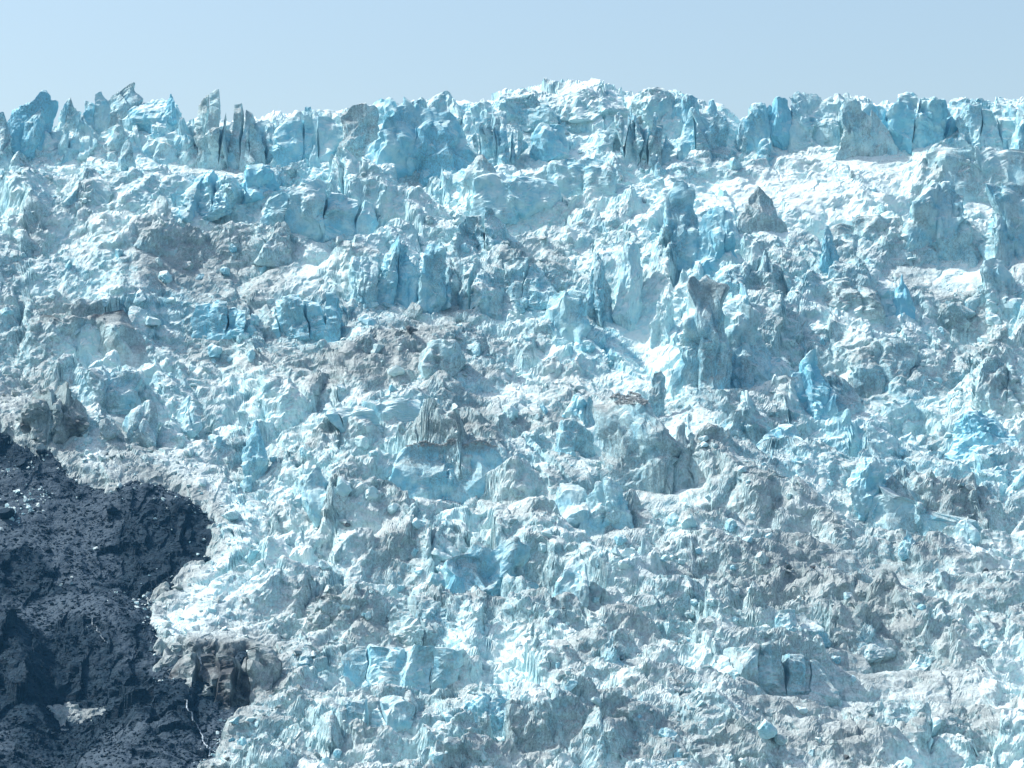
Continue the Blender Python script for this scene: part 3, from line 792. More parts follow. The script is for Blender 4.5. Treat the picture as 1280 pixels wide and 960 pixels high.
def serac(style, x0, y0, x1, y1, label, blue=.2, dirt=-.1, top=.0, lean=(0, 0), tip=(0, 0), sub=None, rotz=None, group=None, pieces=0, cap=False, forward=0.0, name=None, category='serac', is_ref=True, **over):
    SEED[0] += 7
    seed = SEED[0]; rng = np.random.default_rng(seed)
    p = dict(ST[style]); p.update(over)
    X, Y, Z, m, h = anchor(x0, x1, y0, y1)
    w = (x1 - x0) * m
    depth = p.pop('depth') * w
    depth = max(min(depth, 1.4 * h + 4), 1.5)
    Y += depth * .35 - forward - 1.2 - .12 * h
    OCC.append((x0, y0, x1, y1))
    ref = re.split(r',| with | on | of | in | at | beside | between | below | under | above | before | just | and | standing | leaning | left | right | next | ending | past | near | lying | falling | split | behind | alone | along | curving | stranded | overhanging the | uphill | low | sloping | continuing | pitted | over | among | beyond ', label)[0]
    if is_ref and 3 <= len(ref.split()) <= 6: REFS.append(((x0 + x1) / 2, y1 - .3 * (y1 - y0), ref))
    rz = rng.uniform(-.3, .3) if rotz is None else rotz
    if sub is None:
        px = max(x1 - x0, y1 - y0)
        sub = 5 if px > 62 else 4 if px > 26 else 3
    name = name or {'fin': 'ice_fin', 'spire': 'ice_spire', 'horn': 'ice_horn', 'wall': 'ice_cliff', 'block': 'ice_block', 'dome': 'ice_dome', 'mound': 'ice_mound'}.get(style, 'serac')
    props = dict(label=label, category=category)
    if (x0, y0, x1, y1) in OUTL:
        p['outline'] = [((a - (x0 + x1) / 2) * m, (y1 - b) * m / .98) for a, b in OUTL[(x0, y0, x1, y1)]]
        rz = float(np.clip(rz, -.12, .12)); Z += .06 * h
    if group: props['group'] = group
    if not pieces and not cap:
        V, T = serac_body(w * 1.1, depth, h, seed, sub=sub, lean=lean, tip=tip, **p)
        o = add(name, serac_mesh(V, T, dirt, blue, top, seed), ICE, **props)
    else:
        o = add(name, None, None, **props)
        n = max(pieces, 1)
        V, T = serac_body(w * 1.1, depth, h, seed, sub=sub, lean=lean, tip=tip, **p)
        part = {'wall': 'panel', 'block': 'slab', 'fin': 'slab', 'fluted': 'fin', 'spire': 'point', 'dome': 'lobe', 'mound': 'lobe'}.get(style, 'pillar') if n > 1 else 'tower'
        V0, T0 = V, T
        if n > 1:
            cx = (np.arange(1, n) / n - .5 + rng.uniform(-.28, .28, n - 1) / n) * w
            nn = [np.array([1, rng.normal() * .35, rng.normal() * (.05 if style == 'fluted' else .14)]) for _ in cx]
            cc = [np.array([v + lean[0] * h * .5, 0, h * .5]) for v in cx]
        for i in range(n):
            V = V0
            if n > 1:
                pl = []
                for j, sg in ((i - 1, -1), (i, 1)):
                    if 0 <= j < n - 1:
                        q = nn[j] / np.linalg.norm(nn[j]) * sg
                        q = q + np.array([0, 0, .035 + .02 * (j % 3)]); q /= np.linalg.norm(q)
                        pl.append((tuple(cc[j] - [0, 0, .45 * h] - q * .06), tuple(q)))
                fw = lambda A: .018 * w * np.sin(A[:, 2] / (.3 * h) + seed) + .008 * w * np.sin(A[:, 2] / (.09 * h) + 2.1 * seed) + .015 * w * np.sin(A[:, 1] / (.3 * depth) + .7 * seed)
                V1 = V0.copy(); V1[:, 0] += fw(V0)
                V, T = bisect(V1, T0, pl)
                V[:, 0] -= fw(V)
                if len(V) < 12 or V[:, 2].max() < .25 * h: continue
                mid = V.mean(0) * [1, 1, 0]
                sc = np.array([1, 1, rng.uniform(.72, 1.05)])
                V = (V - mid) * sc + mid + [0, rng.uniform(-.14, .14) * depth, 0]
                V[:, 0] += V[:, 2] * rng.normal() * .02; V[:, 1] += V[:, 2] * rng.normal() * .08
                V = V + .12 * np.stack([vnoise3(V / .8, seed + 5 + i), vnoise3(V / .8, seed + 6 + i), vnoise3(V / .8, seed + 7 + i)], 1)
            c = add(part, serac_mesh(V, T, dirt + rng.uniform(-.1, .1), blue + rng.uniform(-.1, .1), top, seed + i), ICE, parent=o)
        if cap:
            # rubbly debris lying on the flat top
            k = int(min(120 + 22 * w * depth, 1400))
            vs, ts, nv = [], [], 0
            top_pts = V[(V[:, 2] > V[:, 2].max() - (.34 if p.get('bevel') else .17) * h) & (V[:, 1] < np.median(V[:, 1]) + .3 * depth)]
            if p.get('bevel'):
                q_ = top_pts @ np.array([-.12, -.62, .77]); top_pts = top_pts[q_ > np.quantile(q_, .72)]
            for i in range(k):
                hv, ht = CHUNKS[i % len(CHUNKS)]
                a_, b_ = top_pts[rng.integers(len(top_pts), size=2)]
                near = top_pts[np.argsort(((top_pts - a_) ** 2).sum(1))[:8]]; q = a_ + (near[rng.integers(len(near))] - a_) * rng.random() + rng.normal(size=3) * [.15, .15, 0]
                s = rng.uniform(.12, .34) * (1.7 if i % 9 == 0 else 1)
                vs.append(hv * s + q + [0, 0, .1]); ts.append(ht + nv); nv += len(hv)
            add('debris_cap', mesh_np('debris', np.concatenate(vs), np.concatenate(ts)), DEBRIS, parent=o, kind='stuff', label='brown gravelly debris lying on the flat top')
    o.location = (X, Y, Z - (.30 if style == 'mound' else .10) * h)
    o.rotation_euler = (0, 0, rz)
    return o

def hull_chunk(seed, n=12, flat=1.0):
    import bmesh
    rng = np.random.default_rng(seed)
    bm = bmesh.new()
    for _ in range(n):
        v = rng.normal(size=3); v /= np.linalg.norm(v)
        v *= rng.uniform(.75, 1.0, 1); v *= [1, rng.uniform(.7, 1), .75 * flat]
        bm.verts.new(v)
    r = bmesh.ops.convex_hull(bm, input=bm.verts)
    bmesh.ops.delete(bm, geom=[v for v in bm.verts if not v.link_faces], context='VERTS')
    bm.verts.index_update()
    V = np.array([v.co[:] for v in bm.verts]); T = np.array([[v.index for v in f.verts] for f in bm.faces]); bm.free()
    return V, T
CHUNKS = [hull_chunk(500 + k, 11) for k in range(24)]

def S(*a, **k): return serac(*a, **k)

# crest, from the rock side across
S('fin', -14, 138, 20, 214, 'grey blue blade of ice on the crest before the deep blue leaning slab', blue=.2, dirt=.15)
S('block', 8, 112, 74, 176, 'deep blue slab leaning right on the crest with a shaded hollow', blue=.7, dirt=-.2, lean=(.22, 0), taper=.6, depth=.5, chipk=1.1, name='serac')
S('spire', 66, 120, 100, 160, 'grey streaked double point beside the deep blue leaning slab', dirt=.25, pieces=2)
S('spire', 104, 110, 136, 156, 'pale twin pinnacle just before the tallest horn of the crest', blue=.35, dirt=.1, pieces=2, tip=(-.15, 0))
S('horn', 112, 98, 178, 162, 'tallest dusty grey horn on the crest, its sharp tip hooked right', dirt=.22, blue=.1, tip=(.34, 0), sub=5)
S('dome', 152, 121, 224, 166, 'smooth pale blue shoulder at the right foot of the grey horn', blue=.4, dirt=-.25)
S('spire', 204, 114, 224, 146, 'small thin blue spike on the shoulder of the grey horn', blue=.8, dirt=-.4)
S('fin', 24, 132, 52, 182, 'jagged bluish fin in front of the deep blue leaning slab', blue=.5, dirt=-.1, lean=(.15, 0))
S('cone', 84, 138, 122, 186, 'ragged pale pyramid under the twin pinnacle', blue=.3, dirt=.0, chipk=1.3)
S('fin', 180, 140, 214, 184, 'low tilted pale slabs on the snow behind the ragged white pyramid', blue=.3, dirt=.0, pieces=2, lean=(.2, 0))
S('fin', 222, 144, 248, 190, 'leaning pale fin beside the dark streaked fluted serac', blue=.35, dirt=.0, lean=(-.15, 0))
S('fluted', 242, 106, 328, 208, 'dark streaked fluted serac with a comb of sharp fins on the crest', dirt=.28, blue=.15, pieces=6, depth=.5, top=.15, taper=.25)
S('fin', 322, 148, 352, 196, 'low pale block with a dark cleft next to the fluted serac', dirt=.0, blue=.3)
S('wall', 342, 118, 428, 204, 'sloping pale serac with blue scooped hollows on the crest', blue=.5, dirt=-.25, lean=(.12, 0), pieces=3, taper=.5)
S('tower', 422, 124, 472, 202, 'broad grey stained pillar between blue cliffs on the crest', dirt=.28, blue=.0)
S('wall', 462, 118, 588, 212, 'widest clean blue cliff of the crest with a rounded white top', blue=.55, dirt=-.2, depth=.4, cracks=3, cuts=16, sub=5, chipk=1.3, flute=.2)
S('fluted', 582, 112, 664, 204, 'row of narrow pale columns with dark grooves beside the widest blue cliff', blue=.3, dirt=.05, pieces=5, depth=.5)
S('block', 664, 150, 712, 196, 'square pale blue block below the rounded white crest', blue=.45, dirt=-.3)
S('dome', 618, 104, 700, 150, 'rounded white snowy knob on the crest', blue=-.1, dirt=-.2)
S('dome', 700, 102, 790, 148, 'broad white snowy hump, highest of the middle crest', blue=-.15, dirt=-.15)
S('fluted', 752, 120, 852, 204, 'leaning row of tilted grey and white ice slabs on the crest', dirt=.1, blue=.2, pieces=6, lean=(-.16, 0), depth=.5)
S('dome', 786, 108, 860, 150, 'uneven white snow cap over the leaning row of slabs', blue=-.1, dirt=-.1)
S('tower', 850, 121, 908, 204, 'pale tower with blue cracks ending the middle crest at the dip', blue=.4, dirt=.05, pieces=3)
S('tower', 930, 124, 964, 176, 'low white blue block at the near side of the crest dip', blue=.3, dirt=-.3)
S('tower', 962, 117, 990, 172, 'narrow bright blue pillar on the crest past the dip', blue=.8, dirt=-.4, taper=.2)
S('block', 986, 109, 1048, 172, 'broad white squared tower with flat top on the crest', blue=.15, dirt=-.05)
S('tower', 1046, 120, 1094, 194, 'grey striped upright pillar standing forward of the crest', dirt=.2, blue=.0, taper=.2)
S('horn', 1084, 132, 1122, 188, 'triangular grey slab leaning on the striped pillar', dirt=.2, blue=.1, tip=(-.2, 0))
S('wall', 1112, 114, 1204, 178, 'white topped wall with a wide clear blue hollow on the crest', blue=.6, dirt=-.25, pieces=3)
S('wall', 1196, 118, 1272, 184, 'white crest wall with dark grooves in its top', blue=.3, dirt=-.05, pieces=3)
S('tower', 1262, 126, 1310, 196, 'pale streaked pillar at the end of the crest wall', blue=.2, dirt=.05)
S('wall', 1152, 178, 1310, 250, 'long white wall with rusty drip stains in front of the crest', dirt=.02, blue=-.05, depth=.3, cracks=4, sub=5, chipk=.5)
CREST = set()
for k, cx in enumerate(list(range(-4, 345, 29)) + list(range(360, 640, 40)) + list(range(860, 1290, 38))):
    rr = np.random.default_rng(7000 + k)
    topy = float(np.interp(cx, _sky_px, _sky_py)) - rr.uniform(4, 18)
    w_ = rr.uniform(18, 32)
    bl_ = float(rr.uniform(-.1, .4)); near = min(REFS, key=lambda q_: abs(q_[0] - cx) + .5 * abs(q_[1] - 170))[2]
    lab = ('white' if bl_ < .05 else 'pale blue' if bl_ < .25 else 'blue') + ' ragged ' + ['cone', 'block', 'tower'][k % 3] + (' on the crest close behind the ' if k % 2 else ' on the crest line next to the ') + near
    if lab in CREST: lab = ('slim ' if w_ < 25 else 'stout ') + lab
    CREST.add(lab)
    S(['cone', 'block', 'tower'][k % 3], cx - w_, topy, cx + w_ * rr.uniform(.6, 1), topy + rr.uniform(42, 62), lab, blue=bl_, dirt=float(rr.uniform(-.2, .12)), lean=(float(rr.uniform(-.12, .18)), 0), group='ragged seracs packed along the crest', forward=-4.0, chipk=1.2, is_ref=False)
# upper icefall
S('tower', 1126, 224, 1218, 326, 'massive rounded tower with brown drip stains and a flat blue top', dirt=.14, blue=.2, sub=5, top=-.2, cracks=2)
S('block', 1036, 268, 1150, 330, 'grey speckled bulge leaning on the massive stained tower', dirt=.22, blue=.0)
S('tower', 1234, 222, 1300, 322, 'square pale tower with an oblique dark seam beyond the stained tower', dirt=.08, blue=.2, sub=5, cracks=2, taper=.12)
S('horn', 922, 229, 990, 286, 'dark grey triangular slab alone on the bright snow bowl', dirt=.5, blue=-.1, tip=(-.1, 0), depth=.5)
S('cone', 1206, 316, 1276, 394, 'ribbed pale pyramid below the square pale tower', blue=.1, dirt=.05, flute=.15)
S('cone', 1016, 272, 1056, 346, 'pale leaning pinnacle with blue foot under the speckled bulge', blue=.5, dirt=-.1)
S('mound', 1040, 300, 1106, 352, 'blue shadowed heap beside the pale leaning pinnacle', blue=.6, dirt=-.1)
S('block', 1018, 344, 1112, 404, 'large grey dusty lump with a notched top above the faceted boulder', dirt=.28, blue=.0)
S('spire', 1110, 338, 1146, 396, 'bright cyan pinnacle next to the grey dusty lump', blue=.75, dirt=-.4)
S('mound', 1150, 348, 1232, 402, 'dark edged grey mound between cyan pinnacle and ribbed pyramid', dirt=.35, blue=.1)
S('tower', 828, 222, 874, 326, 'tall white blue tower with a bright edge in the upper icefall', blue=.4, dirt=-.1)
S('tower', 868, 254, 922, 334, 'clean blue faced tower behind the tall dirty capped column', blue=.7, dirt=-.3)
S('tower', 846, 330, 918, 484, 'tallest dark column of the icefall with a flat dirty cap', dirt=.2, blue=.3, top=.35, taper=.12, depth=.9, sub=5, cracks=3, chipk=.9)
S('tower', 902, 345, 962, 470, 'pale stepped shoulder joined to the tall dark column', blue=.2, dirt=.12, depth=1.0)
S('fin', 762, 292, 800, 392, 'slanting pale blade of ice left of the tall dark column', blue=.1, dirt=-.1, lean=(.1, 0))
S('cone', 808, 350, 850, 424, 'white rounded buttress leaning on the tall dark column', blue=-.15, dirt=-.2)
S('cone', 722, 306, 770, 392, 'pale ridge with brown stain above the bright avalanche chute', blue=.25, dirt=.1)
S('fin', 918, 350, 940, 412, 'thin pale cyan plate standing behind the tall dark column', blue=.5, dirt=-.4)
S('cone', 918, 286, 1000, 366, 'jagged grey crest of slabs right of the blue faced tower', dirt=.25, blue=.15, pieces=4)
S('wall', 676, 358, 738, 414, 'flat pale blue plate pitted with dark holes', blue=.15, dirt=-.1, cracks=0)
S('cone', 465, 276, 522, 376, 'pointed pale serac with a sunlit tip in the middle row', blue=.4, dirt=-.1, pieces=2, taper=.75)
S('tower', 432, 312, 474, 376, 'rounded blue grey pillar left of the pointed serac', blue=.35, dirt=.05)
S('tower', 522, 300, 562, 376, 'blue cleft pillar right of the pointed serac', blue=.5, dirt=.0, pieces=2)
S('fin', 562, 318, 632, 384, 'row of brown edged upright slabs in the middle row', dirt=.15, blue=.1, pieces=4)
S('wall', 632, 306, 692, 372, 'tilted white slab split by a long dark crevasse', blue=.05, dirt=.0, lean=(-.2, 0), pieces=2)
S('block', 560, 258, 640, 312, 'square cracked white blocks above the tilted split slab', blue=.1, dirt=.1, pieces=3)
S('dome', 578, 192, 628, 226, 'smooth grey dome under the widest blue cliff', dirt=.22, blue=.1)
S('wall', 590, 212, 700, 262, 'long smooth pale blue wall below the grey dome', blue=.4, dirt=-.2, depth=.3)
S('wall', 686, 192, 770, 238, 'pale wall with rounded left shoulder next to the long smooth wall', blue=.25, dirt=.0, depth=.35)
S('spire', 382, 178, 404, 220, 'single thin pale spire standing in the snow below the crest', blue=.3, dirt=-.2)
S('mound', 318, 264, 380, 314, 'grey dusty cone of crushed ice', dirt=.4, blue=.0)
S('block', 228, 206, 300, 260, 'bluish rounded blocks with dark holes between them', blue=.55, dirt=-.1, pieces=3)
S('block', 300, 200, 350, 240, 'glassy blue overhanging lip of ice below the fluted serac', blue=.8, dirt=-.3)
S('wall', 330, 226, 470, 282, 'broken blue white wall with black cavities in the upper icefall', blue=.4, dirt=-.05, pieces=4, depth=.3)
S('mound', 60, 196, 150, 250, 'speckled grey white hump under the deep blue leaning slab', dirt=.15, blue=.1)
S('cone', 138, 166, 176, 222, 'ragged white pyramid below the tallest horn', blue=.1, dirt=.1)
S('mound', 170, 222, 226, 290, 'dirty ragged pile with black gaps in the upper icefall', dirt=.45, blue=.1)
S('cone', 800, 188, 848, 232, 'white pointed hump below the leaning row of slabs', blue=.1, dirt=.05)
S('cone', 930, 168, 985, 206, 'broken blue white heap in the crest dip', blue=.45, dirt=-.2)
# middle icefall
S('block', 744, 500, 848, 602, 'huge overhanging block with brown rubble on its flat top', blue=.15, dirt=.42, taper=.18, depth=.9, box=5, cuts=9, lo=.66, hi=.9, sub=5, cap=True, cracks=1, bevel=.86, forward=3.0, chipk=.8, name='serac')
S('tower', 810, 462, 834, 512, 'slim dark finger of ice leaning above the huge overhanging block', dirt=.3, blue=.2, lean=(.12, 0))
S('cone', 698, 466, 748, 526, 'grey block with a vivid blue crack left of the finger', dirt=.15, blue=.4, pieces=2)
S('wall', 696, 522, 742, 564, 'pale flat sided wedge in front of the huge overhanging block', blue=.3, dirt=.1)
S('cone', 982, 434, 1048, 512, 'blue misty pinnacle below the faceted boulder', blue=.75, dirt=-.2)
S('block', 1054, 420, 1152, 484, 'big grey faceted boulder of ice with dark lower edge', dirt=.36, blue=.05, taper=.2)
S('block', 730, 598, 792, 662, 'smooth white slab split by a black curved crack', blue=.15, dirt=-.15, cracks=1)
S('block', 680, 604, 738, 658, 'smooth rounded white lump beside the black cracked slab', blue=.15, dirt=-.1)
S('wall', 490, 548, 622, 612, 'long blue faced wall under a dirty brown ledge', blue=.4, dirt=.08, top=.5, depth=.3, sub=5, cap=True)
S('wall', 400, 492, 560, 540, 'long low clean blue wall above the dirty ledge', blue=.5, dirt=-.1, top=.3, depth=.25, pieces=4)
S('mound', 620, 566, 700, 614, 'dusty grey heap with a blue cleft at the end of the blue faced wall', dirt=.28, blue=.2)
S('wall', 30, 386, 172, 466, 'grey streaked bank of dirty ice with a black dusty rim', dirt=.42, blue=-.1, top=.65, depth=.5, taper=.55, flute=.15, lean=(0, .25), sub=5)
S('wall', 96, 458, 176, 504, 'low blue grey bank below the streaked dirty bank', blue=.2, dirt=.15, depth=.5)
S('block', 22, 470, 110, 544, 'sooty ice heap overhanging the bedrock with black stains', dirt=.95, blue=.0, pieces=4, chipk=1.3)
S('cone', 150, 488, 204, 544, 'grey dirty ridge above the edge of the bedrock', dirt=.35, blue=.1)
S('cone', 212, 480, 262, 532, 'pale double pinnacle near the edge of the bedrock', blue=.2, dirt=-.1, pieces=2)
S('block', 1056, 568, 1116, 634, 'blue block with a notched top above the cracked wall', blue=.55, dirt=-.05)
S('wall', 1084, 600, 1240, 670, 'grey blue cracked wall sloping down to the snow', blue=.15, dirt=.15, depth=.3, cracks=5, sub=5)
S('mound', 926, 522, 1040, 566, 'wide blue white mound below the misty pinnacle', blue=.5, dirt=-.2)
S('cone', 890, 480, 976, 548, 'grey ragged pyramid right of the huge overhanging block', dirt=.25, blue=.2)
S('dome', 374, 578, 420, 636, 'bulbous blue white serac among the rubble above the rock bay', blue=.5, dirt=-.1)
S('cone', 296, 520, 336, 580, 'small bluish tower in the rubble uphill of the rock bay', blue=.45, dirt=.0)
S('mound', 1180, 508, 1290, 560, 'bright blue rubble hump under the pale slopes', blue=.7, dirt=-.3)
S('block', 1220, 440, 1290, 510, 'grey upright broken slabs beyond the faceted boulder', dirt=.3, blue=.1, pieces=3)
S('wall', 240, 372, 330, 420, 'vivid blue broken step with small caves', blue=.75, dirt=-.1, pieces=4)
S('wall', 330, 362, 430, 414, 'bluish white step continuing the vivid blue broken step', blue=.5, dirt=-.1, pieces=4)
S('block', 520, 420, 580, 458, 'grey slanted block with vertical dark seams on the dirty terrace', dirt=.3, blue=.1)
# lower apron
S('wall', 560, 672, 674, 746, 'blue scalloped cliff with dark dirty overhangs', blue=.55, dirt=.1, top=.35, depth=.5, sub=5, rough=.22)
S('block', 476, 744, 566, 802, 'dusty grey cliff block left of the scalloped cliff foot', dirt=.3, blue=.1, chipk=1.3, pieces=2)
S('block', 380, 744, 446, 778, 'black rimmed sooty block lying on white rubble', dirt=.55, blue=.0, top=.5, chipk=1.3)
S('dome', 688, 694, 740, 752, 'grey domed tower right of the scalloped cliff', dirt=.15, blue=.2)
S('dome', 956, 750, 1040, 800, 'blue grey double hump on the dirty apron', dirt=.18, blue=.3, pieces=2)
S('mound', 1054, 772, 1130, 804, 'low dark sausage shaped ridge of ice on the apron', dirt=.3, blue=.25)
S('mound', 1122, 790, 1200, 824, 'rounded dark ridge continuing the sausage shaped ridge', dirt=.25, blue=.35)
S('mound', 800, 836, 900, 876, 'low grey dome with dusty top on the apron', dirt=.35, blue=.0, cap=True)
S('cone', 722, 788, 800, 852, 'grey layered pyramid in the middle of the lower apron', dirt=.2, blue=.2)
S('block', 578, 868, 642, 918, 'rounded blue white block with a dark slit low on the apron', blue=.4, dirt=.0)
S('dome', 1190, 646, 1224, 684, 'round pale boulder of ice under the cracked wall end', blue=.15, dirt=-.2)
S('wall', 430, 800, 590, 860, 'bluish broken bank along the lower apron', blue=.4, dirt=.1, depth=.4, pieces=5)
S('wall', 880, 790, 1040, 866, 'dirty grey scarp curving above the smooth snow hollow', dirt=.35, blue=.15, depth=.35, pieces=5)
S('block', 216, 806, 344, 874, 'dark dirty ice lump stranded on the bedrock', dirt=1.15, blue=-.1, pieces=5, chipk=1.3)
S('wall', 420, 860, 520, 930, 'blue grey slab wall at the foot of the apron', blue=.35, dirt=.15, pieces=3)
S('cone', 1120, 660, 1150, 690, 'little pale cone beside the cracked wall foot', blue=.2, dirt=.0)
S('mound', 1180, 770, 1290, 820, 'long speckled ridge at the side of the smooth snow hollow', dirt=.25, blue=.2)

# ------------------------------------------------------------------ loose ice blocks, each a thing
def block_variant(k):
    rng = np.random.default_rng(900 + k)
    S_, T = ICO[3]
    V = S_ * [1, rng.uniform(.65, 1), rng.uniform(.6, 1.15)]
    r_ = (np.abs(V) ** 4).sum(1) ** .25; V = V / r_[:, None] * np.linalg.norm(V, axis=1)[:, None]
    V = facet(V, rng, 11, .42, .82)
    V = chip(V, V / np.linalg.norm(V, axis=1)[:, None], .55, .34, 950 + k)
    V = V + .04 * np.stack([vnoise3(V * 3 + k, 1 + k), vnoise3(V * 3 + k, 2 + k), vnoise3(V * 3 + k, 3 + k)], 1)
    me = mesh_np('ice_block_mesh', V, T); me.materials.append(ICE)
    return me
BLOCKS = [block_variant(k) for k in range(14)]

def free_spot(px, py, r):
    for (a, b, c, d) in OCC:
        if a - r < px < c + r and b - r < py < d + r * .4: return False
    return True

SEEN = set()
SHAPES = ['wedge-like', 'squarish', 'flat-topped', 'angular']
rng = np.random.default_rng(4242)
KINDS = [('clean blue', 'blue', .30, -.15), ('white weathered', 'white', -.1, -.15), ('dusty grey', 'grey', .05, .35), ('pale blue', 'pale', .3, -.1)]
ZONES = [(lambda x, y: y < 300, 'in the upper icefall under the crest'), (lambda x, y: 300 <= y < 470, 'among the middle row of seracs'),
         (lambda x, y: 470 <= y < 640, 'on the broken slope below the tall dark column'), (lambda x, y: y >= 640, 'on the crushed lower apron')]
count = 0; tries = 0; used = []
while count < 230 and tries < 6000:
    tries += 1
    px = rng.uniform(5, 1275); py = rng.uniform(200, 955)
    if rock_sd(np.array([px]), np.array([py]))[0] < 14: continue
    size = 5 + 9 * rng.random() ** 2.2                       # half width in photograph pixels
    if not free_spot(px, py, size * .3): continue
    if any(abs(px - a) < (size + s) * .8 and abs(py - b) < (size + s) * .6 for a, b, s in used): continue
    sm = float(np.clip(pixgauss(np.array([px]), np.array([py]), SMOOTH), 0, 1)[0])
    if rng.random() < sm * .8: continue
    used.append((px, py, size)); count += 1
    x, y, z = hit(np.array([px]), np.array([py]), ice_z)
    x, y, z = float(x[0]), float(y[0]), float(z[0])
    s = size * y / F
    bz = float(pixgauss(np.array([px]), np.array([py]), BLUE)[0]); dz = float(pixgauss(np.array([px]), np.array([py]), DIRT)[0])
    w = np.maximum(np.array([.5 + 2.2 * bz, 1.1, .4 + 2.2 * dz, 1.3]), .05); kd = KINDS[rng.choice(4, p=w / w.sum())]
    zn = [t for f, t in ZONES if f(px, py)][0]
    vk = int(rng.integers(len(BLOCKS)))
    big = 'large' if size > 9.5 else 'mid-sized' if size > 6.5 else 'small'
    dd = [((px - cx) ** 2 + (1.3 * (py - cy)) ** 2, r_, cy) for cx, cy, r_ in REFS]
    _, near, ncy = min(dd)
    rel = 'uphill of' if py < ncy - 35 else 'downhill of' if py > ncy + 30 else 'beside'
    lab = f'{big} {kd[0]} {SHAPES[vk % 4]} ice block {rel} the {near}'
    if lab in SEEN:
        two = [r_ for _, r_, _ in sorted(dd)[:4]]
        for other in two[1:]:
            l2 = f'{big} {kd[0]} {SHAPES[vk % 4]} ice block between the {near} and {other}'
            if l2 not in SEEN and len(l2.split()) <= 16: lab = l2; break
    SEEN.add(lab)
    o = add('ice_block', BLOCKS[vk], None, label=lab, category='ice block', group=f'loose ice blocks {zn}')
    o['ice_blue'] = kd[2] + float(rng.uniform(-.12, .12)); o['ice_dirt'] = kd[3] + float(rng.uniform(-.1, .1))
    o.location = (x, y, z + s * .15)
    o.scale = (s * rng.uniform(.85, 1.15), s * rng.uniform(.85, 1.15), s * rng.uniform(.8, 1.3))
    o.rotation_euler = tuple(rng.uniform(-.5, .5, 2)) + (rng.uniform(0, 6.28),)

# ------------------------------------------------------------------ uncountable rubble
def rubble(name, pts, sizes, zs, mat, attrs, label, squash=1.0, seed=1):
    rng = np.random.default_rng(seed)
    Vs, Ts, A = [], [], {k: [] for k in attrs}
    nv = 0
    kind = rng.integers(len(CHUNKS), size=len(sizes))
    for k in range(len(CHUNKS)):
        idx = np.where(kind == k)[0]
        if not len(idx): continue
        hv, ht = CHUNKS[k]
        n = len(idx)
        a = rng.uniform(0, 6.283, n); b = rng.uniform(-.7, .7, n)
        ca, sa, cb, sb = np.cos(a), np.sin(a), np.cos(b), np.sin(b)
        R = np.zeros((n, 3, 3)); R[:, 0, 0] = ca; R[:, 0, 1] = -sa * cb; R[:, 0, 2] = sa * sb
        R[:, 1, 0] = sa; R[:, 1, 1] = ca * cb; R[:, 1, 2] = -ca * sb; R[:, 2, 1] = sb; R[:, 2, 2] = cb
        st = np.stack([rng.uniform(.7, 1.3, n), rng.uniform(.7, 1.3, n), rng.uniform(.6, 1.5, n) * squash], 1)
        loc = hv[None] * st[:, None, :] * sizes[idx][:, None, None]
        W = np.einsum('nij,nvj->nvi', R, loc) + np.stack([pts[idx, 0], pts[idx, 1], zs[idx]], 1)[:, None, :]
        Vs.append(W.reshape(-1, 3)); Ts.append((ht[None] + (nv + np.arange(n) * len(hv))[:, None, None]).reshape(-1, 3)); nv += n * len(hv)
        for q in attrs: A[q].append(np.repeat(attrs[q][idx], len(hv)))
    me = mesh_np(name, np.concatenate(Vs), np.concatenate(Ts), {q: np.concatenate(A[q]) for q in attrs})
    return add(name, me, mat, kind='stuff', label=label, category='rubble')

def ice_rubble():
    rng = np.random.default_rng(77)
    n = 36000
    y = 535 + (830 - 535) * rng.random(n) ** .9
    x = rng.uniform(-1, 1, n) * (X_SPREAD * y + 4)
    zb = base_z(x, y); px, py = project(x, y, zb)
    sm = np.clip(pixgauss(px, py, SMOOTH), 0, 1)
    clump = sstep(-.25, .35, fbm2(x / 9, y / 9, 111, 3)) * (1 - .85 * sm)
    sd = rock_sd(px, py)
    edge = np.exp(-((sd - 25) / 30) ** 2)
    keep = (rng.random(n) < .03 + .8 * clump ** 2 + .6 * edge) & (sd > -6 + rng.normal(size=n) * 6)
    x, y, px, py, sm = x[keep], y[keep], px[keep], py[keep], sm[keep]
    s = (.16 + .22 * rng.exponential(size=len(x)) ** 1.35 * (1 - .5 * sm)).clip(.16, 1.8)
    z = ice_z(x, y) + .1 * s
    dirt = pixgauss(px, py, DIRT) + .5 * fbm2(x / 14, y / 14, 85, 2) + rng.normal(size=len(x)) * .25 - .02 + .14 * sstep(430, 720, py)
    blue = pixgauss(px, py, BLUE) + rng.normal(size=len(x)) * .16 - .04
    rubble('ice_rubble', np.stack([x, y], 1), s, z, ICE, {'dirt': dirt, 'blue': blue}, 'countless small ice fragments strewn over the icefall', seed=3)
ice_rubble()

